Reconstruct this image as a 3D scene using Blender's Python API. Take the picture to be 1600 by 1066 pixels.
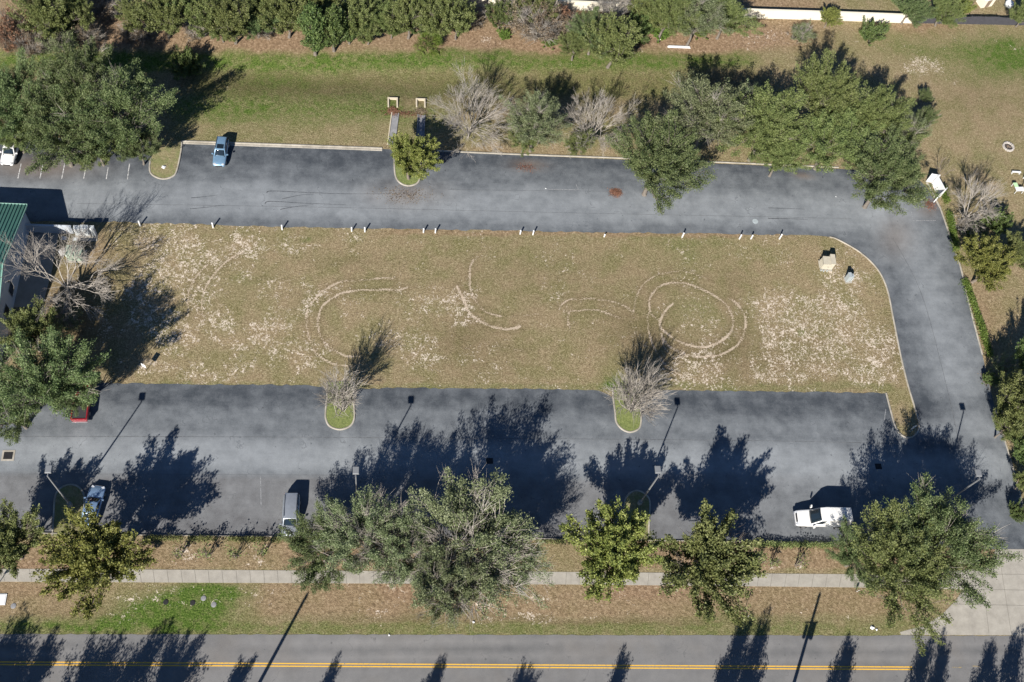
import bpy, bmesh, math, random
import numpy as np
from mathutils import Vector, Matrix
from mathutils.geometry import delaunay_2d_cdt
for o in list(bpy.data.objects): bpy.data.objects.remove(o)
S = bpy.context.scene
COL = S.collection
rad = math.radians
# ------------------------------------------------------------------ camera
CAM_H = 120.0; F = 1650.0                     # height in metres, focal length in photo pixels (1600 wide)
def _rx(a): c, s = math.cos(a), math.sin(a); return np.array([[1,0,0],[0,c,-s],[0,s,c]])
def _rz(a): c, s = math.cos(a), math.sin(a); return np.array([[c,-s,0],[s,c,0],[0,0,1]])
RC = _rz(rad(-14.63)) @ _rx(rad(28.3)) @ _rz(rad(14.42))
cd = bpy.data.cameras.new("camera"); cam = bpy.data.objects.new("camera", cd); COL.objects.link(cam)
m4 = np.eye(4); m4[:3,:3] = RC; m4[2,3] = CAM_H
cam.matrix_world = Matrix(m4.tolist())
cd.sensor_width = 36.0; cd.lens = 36.0*F/1600.0; cd.clip_start = 1.0; cd.clip_end = 6000.0
S.camera = cam
# ------------------------------------------------------------------ light
SUN_EL, SHADOW_AZ = rad(34.0), rad(25.5)      # shadows fall towards north-north-east
W = bpy.data.worlds.new("World"); S.world = W; W.use_nodes = True
nt = W.node_tree; bg = nt.nodes['Background']
sky = nt.nodes.new('ShaderNodeTexSky'); sky.sky_type = 'NISHITA'; sky.sun_disc = False
sky.sun_elevation = SUN_EL; sky.sun_rotation = SHADOW_AZ + math.pi
sky.air_density = 0.85; sky.dust_density = 0.0; sky.ozone_density = 6.0
nt.links.new(sky.outputs[0], bg.inputs[0]); bg.inputs[1].default_value = 0.05
sd = bpy.data.lights.new("sun", 'SUN'); sd.energy = 5.0; sd.angle = rad(0.5); sd.color = (1.0, 0.94, 0.85)
sun = bpy.data.objects.new("sun", sd); COL.objects.link(sun)
sv = Vector((-math.sin(SHADOW_AZ)*math.cos(SUN_EL), -math.cos(SHADOW_AZ)*math.cos(SUN_EL), math.sin(SUN_EL)))
sun.rotation_euler = sv.to_track_quat('Z', 'Y').to_euler(); sun.location = (0, 0, 60)
S.view_settings.view_transform = 'Standard'; S.view_settings.look = 'None'
S.view_settings.exposure = 0.98; S.view_settings.gamma = 1.0
S.render.engine = 'CYCLES'
S.cycles.max_bounces = 5; S.cycles.diffuse_bounces = 2; S.cycles.glossy_bounces = 2; S.cycles.transparent_max_bounces = 4
# ------------------------------------------------------------------ helpers
def P(x, y, z=0.0):                            # photo pixel -> world point at height z
    d = RC @ np.array([(x-800)/F, -(y-533)/F, -1.0]); t = (z-CAM_H)/d[2]
    return Vector((d[0]*t, d[1]*t, z))
def PX(X, Y, Z=0.0):                           # arrays of world points -> photo pixel
    p = np.stack([X, Y, Z*np.ones_like(X)-CAM_H], -1) @ RC
    return 800+F*p[...,0]/-p[...,2], 533-F*p[...,1]/-p[...,2]
SW_Y = float(P(600, 128).y)
def gz(x, y):                                  # the swale is a shallow real hollow
    f = 1/(1+np.exp((x-52)/4.0))
    return -0.55*np.exp(-((y-SW_Y)/3.2)**2)*f
def G(x, y):
    p = P(x, y); z = float(gz(p.x, p.y)); q = P(x, y, z); return q
def ease(x, a, b): t = np.clip((x-a)/(b-a), 0, 1); return t*t*(3-2*t)
_nr = np.random.RandomState(5); _tab = _nr.rand(256, 256)
def vnoise(x, y):
    xi = np.floor(x).astype(int); yi = np.floor(y).astype(int); fx = x-xi; fy = y-yi
    fx = fx*fx*(3-2*fx); fy = fy*fy*(3-2*fy)
    a = _tab[xi & 255, yi & 255]; b = _tab[(xi+1) & 255, yi & 255]; c = _tab[xi & 255, (yi+1) & 255]; d = _tab[(xi+1) & 255, (yi+1) & 255]
    return (a*(1-fx)+b*fx)*(1-fy)+(c*(1-fx)+d*fx)*fy
def fbm(x, y, s, n=4):
    v = 0; a = .5; t = 0
    for i in range(n): v = v+a*vnoise(x*s+17.3*i, y*s+9.1*i); t += a; a *= .55; s *= 2.1
    return v/t
def link(o, parent=None):
    COL.objects.link(o)
    if parent is not None: o.parent = parent
    return o
def tag(o, label=None, cat=None, group=None, kind=None):
    if label: o['label'] = label
    if cat: o['category'] = cat
    if group: o['group'] = group
    if kind: o['kind'] = kind
    return o
def empty(name, loc, rz=0.0, label=None, cat=None, group=None):
    o = bpy.data.objects.new(name, None); COL.objects.link(o); o.location = loc; o.rotation_euler = (0, 0, rz)
    o.empty_display_size = 0.3
    return tag(o, label, cat, group)
def copy_tree(o, parent=None):
    c = o.copy(); COL.objects.link(c); c.parent = parent
    for ch in o.children: copy_tree(ch, c)
    return c
def npmesh(name, V, Fc, mat, parent=None, smooth=False):
    """V (n,3) array, Fc (m,k) int array of equal-size faces"""
    V = np.asarray(V, float); Fc = np.asarray(Fc, int); k = Fc.shape[1]
    me = bpy.data.meshes.new(name); me.vertices.add(len(V)); me.vertices.foreach_set('co', V.ravel())
    me.loops.add(Fc.size); me.loops.foreach_set('vertex_index', Fc.ravel())
    me.polygons.add(len(Fc)); me.polygons.foreach_set('loop_start', np.arange(0, Fc.size, k)); me.polygons.foreach_set('loop_total', np.full(len(Fc), k))
    if smooth: me.polygons.foreach_set('use_smooth', np.ones(len(Fc), bool))
    me.update(calc_edges=True); me.validate()
    if mat: me.materials.append(mat)
    o = bpy.data.objects.new(name, me); return link(o, parent)
class MB:
    def __init__(s): s.v = []; s.f = []
    def add(s, vs, fs):
        n = len(s.v); s.v += [tuple(v) for v in vs]; s.f += [tuple(i+n for i in f) for f in fs]; return s
    def box(s, c, d, rz=0.0, tilt=0.0, top=1.0):
        cx, cy, cz = c; hx, hy, hz = d[0]/2, d[1]/2, d[2]/2; vs = []
        R = Matrix.Rotation(rz, 3, 'Z') @ Matrix.Rotation(tilt, 3, 'X')
        for k in (-1, 1):
            t = top if k > 0 else 1
            for a, b in ((-1,-1),(1,-1),(1,1),(-1,1)):
                q = R @ Vector((a*hx*t, b*hy*t, k*hz)); vs.append((q.x+cx, q.y+cy, q.z+cz))
        return s.add(vs, [(3,2,1,0),(4,5,6,7),(0,1,5,4),(1,2,6,5),(2,3,7,6),(3,0,4,7)])
    def tube(s, p0, p1, r0, r1=None, n=8, cap=True):
        r1 = r0 if r1 is None else r1; p0 = Vector(p0); p1 = Vector(p1); d = (p1-p0).normalized()
        u = d.orthogonal().normalized(); w = d.cross(u); vs = []
        for p, r in ((p0, r0), (p1, r1)):
            for i in range(n):
                a = 2*math.pi*i/n; vs.append(p+u*(r*math.cos(a))+w*(r*math.sin(a)))
        fs = [(i, (i+1) % n, n+(i+1) % n, n+i) for i in range(n)]
        if cap: fs += [tuple(reversed(range(n))), tuple(range(n, 2*n))]
        return s.add(vs, fs)
    def prism(s, pts, z0, z1):
        n = len(pts); vs = [(p[0], p[1], z0) for p in pts]+[(p[0], p[1], z1) for p in pts]
        ar = sum(pts[i][0]*pts[(i+1) % n][1]-pts[(i+1) % n][0]*pts[i][1] for i in range(n))
        if ar < 0: vs = [(p[0], p[1], z0) for p in pts[::-1]]+[(p[0], p[1], z1) for p in pts[::-1]]
        return s.add(vs, [tuple(reversed(range(n))), tuple(range(n, 2*n))]+[(i, (i+1) % n, n+(i+1) % n, n+i) for i in range(n)])
    def build(s, name, mat, parent=None, smooth=False, bevel=0.0):
        me = bpy.data.meshes.new(name); me.from_pydata(s.v, [], s.f); me.update()
        if smooth:
            for p in me.polygons: p.use_smooth = True
        me.materials.append(mat); o = bpy.data.objects.new(name, me); link(o, parent)
        if bevel:
            b = o.modifiers.new('bevel', 'BEVEL'); b.width = bevel; b.segments = 2; b.limit_method = 'ANGLE'
        return o
def smoothline(pts, n=6):                      # Catmull-Rom through 2-D points
    out = []; q = [pts[0]]+list(pts)+[pts[-1]]
    for i in range(1, len(q)-2):
        a, b, c, d = [np.array(v, float) for v in q[i-1:i+3]]
        for k in range(n):
            t = k/n; out.append(tuple(.5*((2*b)+(c-a)*t+(2*a-5*b+4*c-d)*t*t+(3*b-a-3*c+d)*t**3)))
    out.append(tuple(pts[-1])); return out
# ------------------------------------------------------------------ materials
def nm(name):
    m = bpy.data.materials.new(name); m.use_nodes = True
    return m, m.node_tree, m.node_tree.nodes['Principled BSDF']
def N(t, typ, **k):
    n = t.nodes.new(typ)
    for a, b in k.items():
        if a.startswith('i_'): n.inputs[int(a[2:])].default_value = b
        else: setattr(n, a, b)
    return n
def L(t, a, b): t.links.new(a, b)
def noise(t, scale, detail=4, rough=.55, co=None, dist=0.0):
    n = N(t, 'ShaderNodeTexNoise'); n.inputs['Scale'].default_value = scale; n.inputs['Detail'].default_value = detail
    n.inputs['Roughness'].default_value = rough; n.inputs['Distortion'].default_value = dist
    if co is not None: L(t, co, n.inputs['Vector'])
    return n.outputs['Fac']
def ramp(t, fac, stops):
    r = N(t, 'ShaderNodeValToRGB'); e = r.color_ramp.elements
    while len(e) < len(stops): e.new(.5)
    for k, (p, c) in enumerate(stops): e[k].position = p; e[k].color = (*c, 1) if len(c) == 3 else c
    L(t, fac, r.inputs[0]); return r.outputs[0]
def mixc(t, fac, a, b, mode='MIX'):
    n = N(t, 'ShaderNodeMix', data_type='RGBA', blend_type=mode)
    for v, i in ((fac, 0), (a, 6), (b, 7)):
        if isinstance(v, (int, float)): n.inputs[i].default_value = v
        elif isinstance(v, tuple): n.inputs[i].default_value = (*v, 1)
        else: L(t, v, n.inputs[i])
    return n.outputs[2]
def mth(t, op, a, b=None, c=None):
    n = N(t, 'ShaderNodeMath', operation=op)
    for i, v in enumerate((a, b, c)):
        if v is None: continue
        if isinstance(v, (int, float)): n.inputs[i].default_value = v
        else: L(t, v, n.inputs[i])
    return n.outputs[0]
def sstep(t, v, a, b):
    n = N(t, 'ShaderNodeMapRange', interpolation_type='SMOOTHSTEP'); L(t, v, n.inputs[0])
    n.inputs[1].default_value = a; n.inputs[2].default_value = b; return n.outputs[0]
def bump(t, bs, h, strength=.4, dist=.05):
    b = N(t, 'ShaderNodeBump'); b.inputs['Strength'].default_value = strength; b.inputs['Distance'].default_value = dist
    L(t, h, b.inputs['Height']); L(t, b.outputs[0], bs.inputs['Normal'])
def objco(t): return N(t, 'ShaderNodeTexCoord').outputs['Object']
def attr(t, name): return N(t, 'ShaderNodeAttribute', attribute_name=name)
def simple(name, col, rough=.6, metal=0.0, var=.12, scale=4.0, coat=0.0, spec=None):
    m, t, b = nm(name); co = objco(t); f = noise(t, scale, 5, .6, co)
    f2 = noise(t, scale*9, 3, .6, co); f = mth(t, 'ADD', mth(t, 'MULTIPLY', f, .7), mth(t, 'MULTIPLY', f2, .3))
    lo = tuple(c*(1-var*2) for c in col); hi = tuple(min(1, c*(1+var)) for c in col)
    L(t, ramp(t, f, [(.3, lo), (.7, hi)]), b.inputs['Base Color'])
    b.inputs['Roughness'].default_value = rough; b.inputs['Metallic'].default_value = metal
    b.inputs['Coat Weight'].default_value = coat
    if spec is not None: b.inputs['Specular IOR Level'].default_value = spec
    return m
M = {}
# ------------------------------------------------------------------ ground sheet
def axis(lo, hi, step, far):
    a = np.arange(lo, hi+step, step); k = [3, 8, 20, 50, 120, 300, far]
    return np.concatenate([[lo-v for v in k[::-1]], a, [a[-1]+v for v in k]])
gx = axis(-62, 112, .22, 2500); gy = axis(14, 130, .22, 2500)
XX, YY = np.meshgrid(gx, gy, indexing='ij'); ZZ = gz(XX, YY)
U, Vv = PX(XX, YY, 0.0)
behind = (np.abs(XX) > 300) | (np.abs(YY-60) > 300)
U = np.where(behind, -9999, U); Vv = np.where(behind, -9999, Vv)
nz = fbm(XX, YY, .22, 4); nzf = fbm(XX, YY, .9, 3); nzl = fbm(XX, YY, .06, 3)
wx = (fbm(XX+50, YY, .35, 3)-.5); wy = (fbm(XX, YY+80, .35, 3)-.5)
u = U+wx*26; v = Vv+wy*16                       # ragged borders
def blob(cx, cy, rx, ry=None, w=1.0):
    ry = rx if ry is None else ry
    return w*np.exp(-(((u-cx)/rx)**2+((v-cy)/ry)**2))
def band(a, b, e=8): return ease(v, a-e, a+e)*(1-ease(v, b-e, b+e))
def hband(a, b, e=12): return ease(u, a-e, a+e)*(1-ease(u, b-e, b+e))
def sumb(L_): 
    r = 0
    for q in L_: r = r+blob(*q)
    return r
infield = band(345, 612, 3)*hband(150, 1440)
verge = band(912, 980, 4)*hband(-60, 1420)+.8*band(848, 886, 3)
sand = (.40+.14*(1-ease(u, 480, 620)))*infield*ease(nz, .40, .62)
sand = sand+.42*verge*ease(nz, .45, .68)+.3*band(40, 80, 6)*ease(nz, .45, .68)+sumb([(230,430,45,50,.45),(300,390,40,20,.4),(395,385,38,12,.85),(340,375,40,14,.4),(470,395,34,16,.5),(250,500,45,40,.5),(330,520,60,40,.34),(380,575,60,14,.5),(440,545,50,30,.4),
  (440,430,50,14,.36),(345,590,30,8,.4),(245,575,22,9,.9),(250,440,30,25,.4),(480,500,18,60,.35),(640,540,50,25,.3),(690,560,30,12,.4),(720,480,22,26,.9),(735,500,25,14,.5),(755,540,40,10,.35),(650,480,40,30,.25),
  (1210,460,28,22,.55),(1240,490,30,20,.6),(1300,440,26,22,.5),(1290,470,34,18,.65),(1345,450,24,20,.5),(1250,530,44,36,.75),(1320,520,50,40,.6),(1375,540,26,40,.6),(1390,590,24,22,.6),(1330,585,60,12,.55),(1240,570,60,16,.6),(1200,520,24,30,.5),(1295,425,24,10,.6),(1340,430,16,8,.6),
  (1215,590,60,10,.35),(1130,600,60,14,.4),(1100,525,60,26,.35),(1080,575,50,26,.5),(1040,590,40,14,.4),(880,470,22,14,.5),(1035,485,22,20,.4),(1430,668,14,8,.9),(1405,640,8,20,.4),
  (1450,100,28,16,.7),(1480,125,20,14,.4),(1180,75,40,10,.4),(1425,110,20,14,.5),(1200,60,30,10,.3),(760,945,14,8,.9),(1230,560,90,50,.25),
  (135,940,20,5,.6),(290,868,12,8,.8),(205,935,60,4,.5),(300,940,50,4,.6),(850,930,30,8,.7),(930,962,20,5,.7),(690,950,60,8,.4),(845,965,40,6,.5),(1330,965,30,5,.5),(1210,887,8,5,1),(1247,888,9,6,1),(30,940,6,6,.9),(410,878,14,7,.5),
  (650,930,200,20,.16),(1290,240,60,20,.3),(880,100,40,10,.25),(990,85,40,8,.4),(760,62,8,6,.6),(1480,240,30,60,.18)])
def arc(pts, wid, w, sc, ox, oy):
    pl = smoothline([(ox+a/sc, oy+b/sc) for a, b in pts], 6); W3 = [P(*q) for q in pl]
    xs = [p.x for p in W3]; ys = [p.y for p in W3]; i0, i1 = np.searchsorted(gx, [min(xs)-2, max(xs)+2]); j0, j1 = np.searchsorted(gy, [min(ys)-2, max(ys)+2])
    Xs = XX[i0:i1, j0:j1]+wx[i0:i1, j0:j1]*.4; Ys = YY[i0:i1, j0:j1]+wy[i0:i1, j0:j1]*.4; dm = np.full(Xs.shape, 99.0)
    for a, b in zip(W3[:-1], W3[1:]):
        d = b-a; l2 = d.x*d.x+d.y*d.y+1e-9; t = np.clip(((Xs-a.x)*d.x+(Ys-a.y)*d.y)/l2, 0, 1)
        dm = np.minimum(dm, np.hypot(Xs-a.x-d.x*t, Ys-a.y-d.y*t))
    track[i0:i1, j0:j1] = np.maximum(track[i0:i1, j0:j1], w*np.exp(-(dm/(wid*.78))**2)*(.30+1.15*nzf[i0:i1, j0:j1]))
    rut[i0:i1, j0:j1] = np.maximum(rut[i0:i1, j0:j1], w*np.exp(-(dm/(wid*3))**2))
track = np.zeros(XX.shape); rut = np.zeros(XX.shape)
A7 = (2.96, 800, 340); A6 = (2.96, 400, 340); A5 = (2.96, 0, 340)
arc([(560,450),(566,410),(575,370),(620,300),(690,262),(780,250),(850,262),(910,285)], .20, .7, *A7)
arc([(690,480),(650,450),(636,420),(640,370),(665,335),(710,310),(770,303),(840,318),(900,345),(960,378),(1005,420),(1022,470),(1015,520),(985,560),(930,590),(870,600),(800,585),(740,555),(695,515),(687,480),(710,430),(745,400)], .24, 1.0, *A7)
arc([(1010,375),(1050,405),(1078,450),(1078,510),(1060,560),(1020,605),(970,632),(900,645),(840,640),(780,625),(730,600),(700,560)], .24, .95, *A7)
arc([(630,440),(632,520),(655,600),(690,660),(730,700),(790,730)], .22, .8, *A7)
arc([(690,540),(705,600),(740,640),(790,670)], .2, .9, *A7)
arc([(545,470),(560,560),(590,640)], .2, .3, *A7)
arc([(225,415),(260,385),(320,375),(400,378),(470,390),(520,410),(555,435)], .20, .8, *A7)
arc([(262,500),(265,440),(320,430),(380,425),(430,437),(500,465)], .20, .8, *A7)
arc([(225,360),(250,395),(270,520)], .16, .5, *A7)
arc([(420,560),(480,545),(590,545)], .14, .25, *A7)
arc([(1005,195),(988,240),(985,300),(1000,360),(1030,405),(1075,440),(1140,460)], .22, .9, *A6)
arc([(930,320),(955,380),(985,435),(1035,475),(1100,508),(1180,515),(1220,505)], .24, .95, *A6)
arc([(1110,585),(1150,600),(1240,615)], .22, .6, *A6)
arc([(1180,460),(1250,455),(1310,448)], .16, .5, *A6)
arc([(640,285),(540,282),(460,288),(390,300),(320,330),(270,375),(235,440),(232,500),(245,560),(275,625),(320,660),(380,685),(440,690)], .21, .85, *A6)
arc([(700,325),(660,338),(580,336),(500,332),(430,342),(370,360),(325,390),(295,430),(288,490),(300,545),(330,590),(370,620),(420,640),(480,640)], .22, .95, *A6)
arc([(110,355),(180,355),(250,350)], .16, .45, *A6); arc([(0,283),(60,282),(150,288)], .18, .5, *A6)
arc([(170,430),(205,400),(300,310)], .16, .5, *A6)
arc([(955,215),(915,260),(885,310),(872,370),(872,460)], .22, .8, *A5)
arc([(1120,160),(1050,200),(990,260),(955,310),(935,370),(935,450)], .22, .8, *A5)
# litter (orange-brown leaves), green, brown
lit = band(-40, 78, 8)*(1-ease(u, 1240, 1330))*.75+sumb([(420,60,60,22,.8),(720,60,60,14,.7),(850,72,70,14,.6),(1140,66,60,18,.9),(220,45,60,25,.6),(1440,40,60,10,1.0),(1060,62,60,10,.6),(1530,520,30,60,.5)])
lit = lit+band(846, 888, 3)*(.75-.5*hband(820, 930, 20)-.3*hband(250, 440, 20))+band(908, 962, 6)*(.6*hband(400, 1420, 30)+.45*(1-hband(120, 1500, 60)))+sumb([(640,925,70,20,.4),(1000,925,60,10,.5),(1080,915,90,10,.4),(60,920,90,12,.4),(570,880,40,14,.6),(70,885,50,12,.5)])
lit = lit+.8*band(358, 368, 3)*hband(600, 1230, 30)*.8+blob(1466,325,8,16,.9)+.35*blob(100,470,30,60)+.5*blob(640,160,30,10)+.4*blob(150,390,40,20)
lit = lit+.25*blob(1545,480,40,60)+.5*blob(790,240,60,10)+.5*blob(1040,80,60,8)
grn = band(78, 108, 9)*hband(-50, 1180, 30)*1.0+band(150, 188, 16)*(.85*hband(270, 620, 25)+.35*hband(600,700,20))+.35*band(110, 150, 8)*hband(300, 1100)+.25*band(186, 225, 6)*hband(270, 1300)
grn = grn+sumb([(1575,95,75,28,1.2),(1420,70,60,22,.4),(1550,70,60,20,.4),(660,170,50,20,.4),(430,125,60,12,.35),(285,955,85,24,1.7),(330,925,60,14,1.4),(180,972,120,12,.9),(965,598,26,14,.9),(1100,390,70,25,.28),(1080,480,36,22,.36),(1060,375,50,14,.2),
  (480,372,10,5,.6),(700,370,80,12,.15),(365,445,60,20,.22),(1255,520,5,6,.5),(1540,245,14,8,.4),(1440,300,14,22,.3),(1240,60,100,26,.3),(890,870,60,18,.35),(40,975,60,10,.25),(1480,80,40,14,.3),(860,400,200,30,.12),(1180,640,1,1,0)])
grn = grn+.55*band(974, 996, 4)*hband(-50, 1420, 30)+.25*band(940, 975, 6)*hband(1050, 1420, 40)+.3*band(600, 614, 3)*infield*hband(200,1400)
brn = .65*band(112, 150, 16)*hband(290, 1200, 30)+sumb([(1530,150,90,40,.25),(740,560,90,40,.25),(860,430,200,50,.16),(990,520,60,40,.4),(1150,440,30,20,.3),(720,520,40,30,.35),(300,330,1,1,0),(1240,560,100,50,.22),(1400,540,30,50,.3),(1130,560,90,40,.28),(540,410,60,12,.25),(130,960,120,12,.3),(1000,970,300,8,.4),(640,968,200,8,.3),(120,500,60,80,.7)])+.35*rut
attrs = np.zeros(XX.shape+(4,), np.float32)
for k, a in enumerate((sand, lit, grn, brn)): attrs[..., k] = np.clip(a*(1 if k == 0 else (.72+.56*nz)), 0, 1.2)
trk = np.zeros(XX.shape+(4,), np.float32); trk[..., 0] = track; trk[..., 1] = nzl; trk[..., 2] = nz; trk[..., 3] = 1
ni, nj = XX.shape; idx = np.arange(ni*nj).reshape(ni, nj)
Fg = np.stack([idx[:-1,:-1], idx[1:,:-1], idx[1:,1:], idx[:-1,1:]], -1).reshape(-1, 4)
m, t, b = nm("dry_turf"); M['turf'] = m
co = objco(t); a1 = attr(t, 'cover'); a2 = attr(t, 'tracks')
sp = N(t, 'ShaderNodeSeparateColor'); L(t, a1.outputs['Color'], sp.inputs[0]); sp2 = N(t, 'ShaderNodeSeparateColor'); L(t, a2.outputs['Color'], sp2.inputs[0])
n1 = noise(t, 1.1, 5, .65, co); n2 = noise(t, 5.5, 5, .7, co); n3 = noise(t, 2.6, 6, .72, co, .6); n4 = noise(t, .28, 4, .6, co)
c = ramp(t, mth(t, 'ADD', mth(t, 'MULTIPLY', n2, .6), mth(t, 'MULTIPLY', n3, .4)), [(.37, (.038,.030,.017)), (.46, (.145,.120,.060)), (.54, (.275,.232,.136)), (.64, (.50,.435,.29))])
c = mixc(t, .38, c, ramp(t, n4, [(.38, (.135,.130,.052)), (.5, (.205,.163,.096)), (.62, (.265,.190,.128))]))
cb = ramp(t, n2, [(.3, (.035,.026,.014)), (.7, (.125,.092,.048))])
c = mixc(t, mth(t, 'MULTIPLY', a1.outputs['Alpha'], .85), c, cb)
cg = ramp(t, n2, [(.34, (.018,.034,.006)), (.5, (.062,.108,.018)), (.66, (.16,.205,.055))])
c = mixc(t, mth(t, 'MULTIPLY', sp.outputs[2], mth(t, 'ADD', .60, mth(t, 'MULTIPLY', sstep(t, n1, .38, .62), .45))), c, cg)
cl = ramp(t, n3, [(.3, (.085,.056,.035)), (.48, (.205,.140,.088)), (.6, (.30,.215,.14)), (.74, (.44,.37,.28))])
c = mixc(t, sp.outputs[1], c, cl)
pat = mth(t, 'ADD', mth(t, 'MULTIPLY', noise(t, .9, 2, .6, co, .8), .38), mth(t, 'MULTIPLY', noise(t, 3.5, 2.5, .6, co, 1.2), .80))   # 0.3..0.9
thr = mth(t, 'SUBTRACT', mth(t, 'ADD', pat, mth(t, 'MULTIPLY', mth(t, 'MINIMUM', sp.outputs[0], .72), .26)), .80)
fs = sstep(t, thr, 0.005, .045)
c = mixc(t, mth(t, 'MULTIPLY', fs, mth(t, 'ADD', .50, mth(t, 'MULTIPLY', sstep(t, noise(t, 2.1, 3, .6, co), .38, .62), .45))), c, ramp(t, n2, [(.3, (.44,.37,.30)), (.7, (.72,.64,.55))]))
ft = sstep(t, mth(t, 'ADD', sp2.outputs[0], mth(t, 'MULTIPLY', mth(t, 'SUBTRACT', n2, .5), 2.6)), .34, .74)
c = mixc(t, mth(t, 'MULTIPLY', ft, .7), c, (.52, .43, .34))
L(t, c, b.inputs['Base Color']); b.inputs['Roughness'].default_value = .95; b.inputs['Specular IOR Level'].default_value = .1
bump(t, b, mth(t, 'ADD', n2, mth(t, 'MULTIPLY', noise(t, 14, 3, .6, co), .5)), .9, .12)
g = npmesh('ground', np.stack([XX, YY, ZZ], -1).reshape(-1, 3), Fg, m, smooth=True); tag(g, kind='structure')
for nme, arr in (('cover', attrs), ('tracks', trk)):
    at = g.data.color_attributes.new(nme, 'FLOAT_COLOR', 'POINT'); at.data.foreach_set('color', arr.reshape(-1))
# ------------------------------------------------------------------ paved sheets (exact outline, inner points carry wear)
def paved(name, pix, z, mat, step=.9, tone=None, world=None):
    poly = world or [P(*q) for q in pix]; poly = [Vector((p[0], p[1])) for p in poly]; n = len(poly)
    xs = [p.x for p in poly]; ys = [p.y for p in poly]
    px_, py_ = np.meshgrid(np.arange(min(xs), max(xs), step), np.arange(min(ys), max(ys), step), indexing='ij'); px_ = px_.ravel(); py_ = py_.ravel()
    ins = np.zeros(len(px_), bool); j = n-1; near = np.full(len(px_), 99.0)
    for i in range(n):
        a, b = poly[i], poly[j]
        cond = ((a.y > py_) != (b.y > py_)) & (px_ < (b.x-a.x)*(py_-a.y)/((b.y-a.y) or 1e-9)+a.x); ins ^= cond
        d = b-a; l2 = d.length_squared+1e-9; tt = np.clip(((px_-a.x)*d.x+(py_-a.y)*d.y)/l2, 0, 1)
        near = np.minimum(near, np.hypot(px_-a.x-d.x*tt, py_-a.y-d.y*tt)); j = i
    ok = ins & (near > .15); pts = poly+[Vector((x, y)) for x, y in zip(px_[ok], py_[ok])]
    vs, es, fs, *_ = delaunay_2d_cdt(pts, [], [list(range(n))], 1, 1e-5)
    V = np.array([(v.x, v.y, z) for v in vs]); Ft = np.array([f for f in fs if len(f) == 3])
    e1 = V[Ft[:,1]]-V[Ft[:,0]]; e2 = V[Ft[:,2]]-V[Ft[:,0]]; fl = (e1[:,0]*e2[:,1]-e1[:,1]*e2[:,0]) < 0; Ft[fl] = Ft[fl][:, ::-1]
    o = npmesh(name, V, Ft, mat); tag(o, kind='structure')
    if tone:
        uu, vv = PX(V[:,0], V[:,1], 0.0); arr = np.ones((len(V), 4), np.float32); a3 = tone(uu, vv, V[:,0], V[:,1])
        for k, q in enumerate(a3): arr[:,k] = q
        at = o.data.color_attributes.new('wear', 'FLOAT_COLOR', 'POINT'); at.data.foreach_set('color', arr.ravel())
    return o
def asphalt_mat(name, dark, light, warm):
    m, t, b = nm(name); co = objco(t); a = attr(t, 'wear'); s_ = N(t, 'ShaderNodeSeparateColor'); L(t, a.outputs['Color'], s_.inputs[0])
    mp = N(t, 'ShaderNodeMapping'); mp.inputs['Scale'].default_value = (.12, 1.3, 1); L(t, co, mp.inputs[0])
    st = noise(t, 1.0, 4, .6, mp.outputs[0]); md = noise(t, .5, 5, .65, co); fi = noise(t, 11, 4, .85, co)
    f = mth(t, 'ADD', s_.outputs[0], mth(t, 'ADD', mth(t, 'MULTIPLY', mth(t, 'SUBTRACT', st, .5), .16), mth(t, 'MULTIPLY', mth(t, 'SUBTRACT', md, .5), .80)))
    f = mth(t, 'ADD', f, mth(t, 'MULTIPLY', mth(t, 'SUBTRACT', fi, .5), .75))
    c = ramp(t, f, [(.05, dark), (.95, light)])
    dr = noise(t, 1.7, 2, .5, co); c = mixc(t, mth(t, 'MULTIPLY', sstep(t, dr, .70, .76), .5), c, tuple(x*.6 for x in dark))
    sc_ = noise(t, 3.5, 4, .7, co, 2.5); c = mixc(t, mth(t, 'MULTIPLY', sstep(t, sc_, .64, .72), .22), c, light)
    c = mixc(t, s_.outputs[1], c, mixc(t, fi, tuple(x*.7 for x in warm), warm))
    v = N(t, 'ShaderNodeTexVoronoi', feature='DISTANCE_TO_EDGE'); v.inputs['Scale'].default_value = .16
    dn = N(t, 'ShaderNodeVectorMath', operation='ADD'); cn = N(t, 'ShaderNodeTexNoise'); cn.inputs['Scale'].default_value = .7; cn.inputs['Detail'].default_value = 5
    L(t, co, cn.inputs['Vector']); L(t, co, dn.inputs[0]); sc = N(t, 'ShaderNodeVectorMath', operation='SCALE'); sc.inputs['Scale'].default_value = 3.0; L(t, cn.outputs['Color'], sc.inputs[0]); L(t, sc.outputs[0], dn.inputs[1]); L(t, dn.outputs[0], v.inputs['Vector'])
    ck = mth(t, 'MULTIPLY', mth(t, 'SUBTRACT', 1.0, sstep(t, v.outputs['Distance'], .0, .012)), mth(t, 'MULTIPLY', sstep(t, md, .5, .62), .45))
    c = mixc(t, ck, c, tuple(x*.6 for x in dark))
    L(t, c, b.inputs['Base Color']); b.inputs['Roughness'].default_value = .85; b.inputs['Specular IOR Level'].default_value = .25
    bump(t, b, fi, .5, .02); return m
M['asphalt'] = asphalt_mat('weathered_asphalt', (.038,.045,.055), (.243,.262,.280), (.20,.145,.105))
M['road'] = asphalt_mat('road_asphalt', (.085,.087,.091), (.200,.197,.197), (.18,.16,.14))
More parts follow.
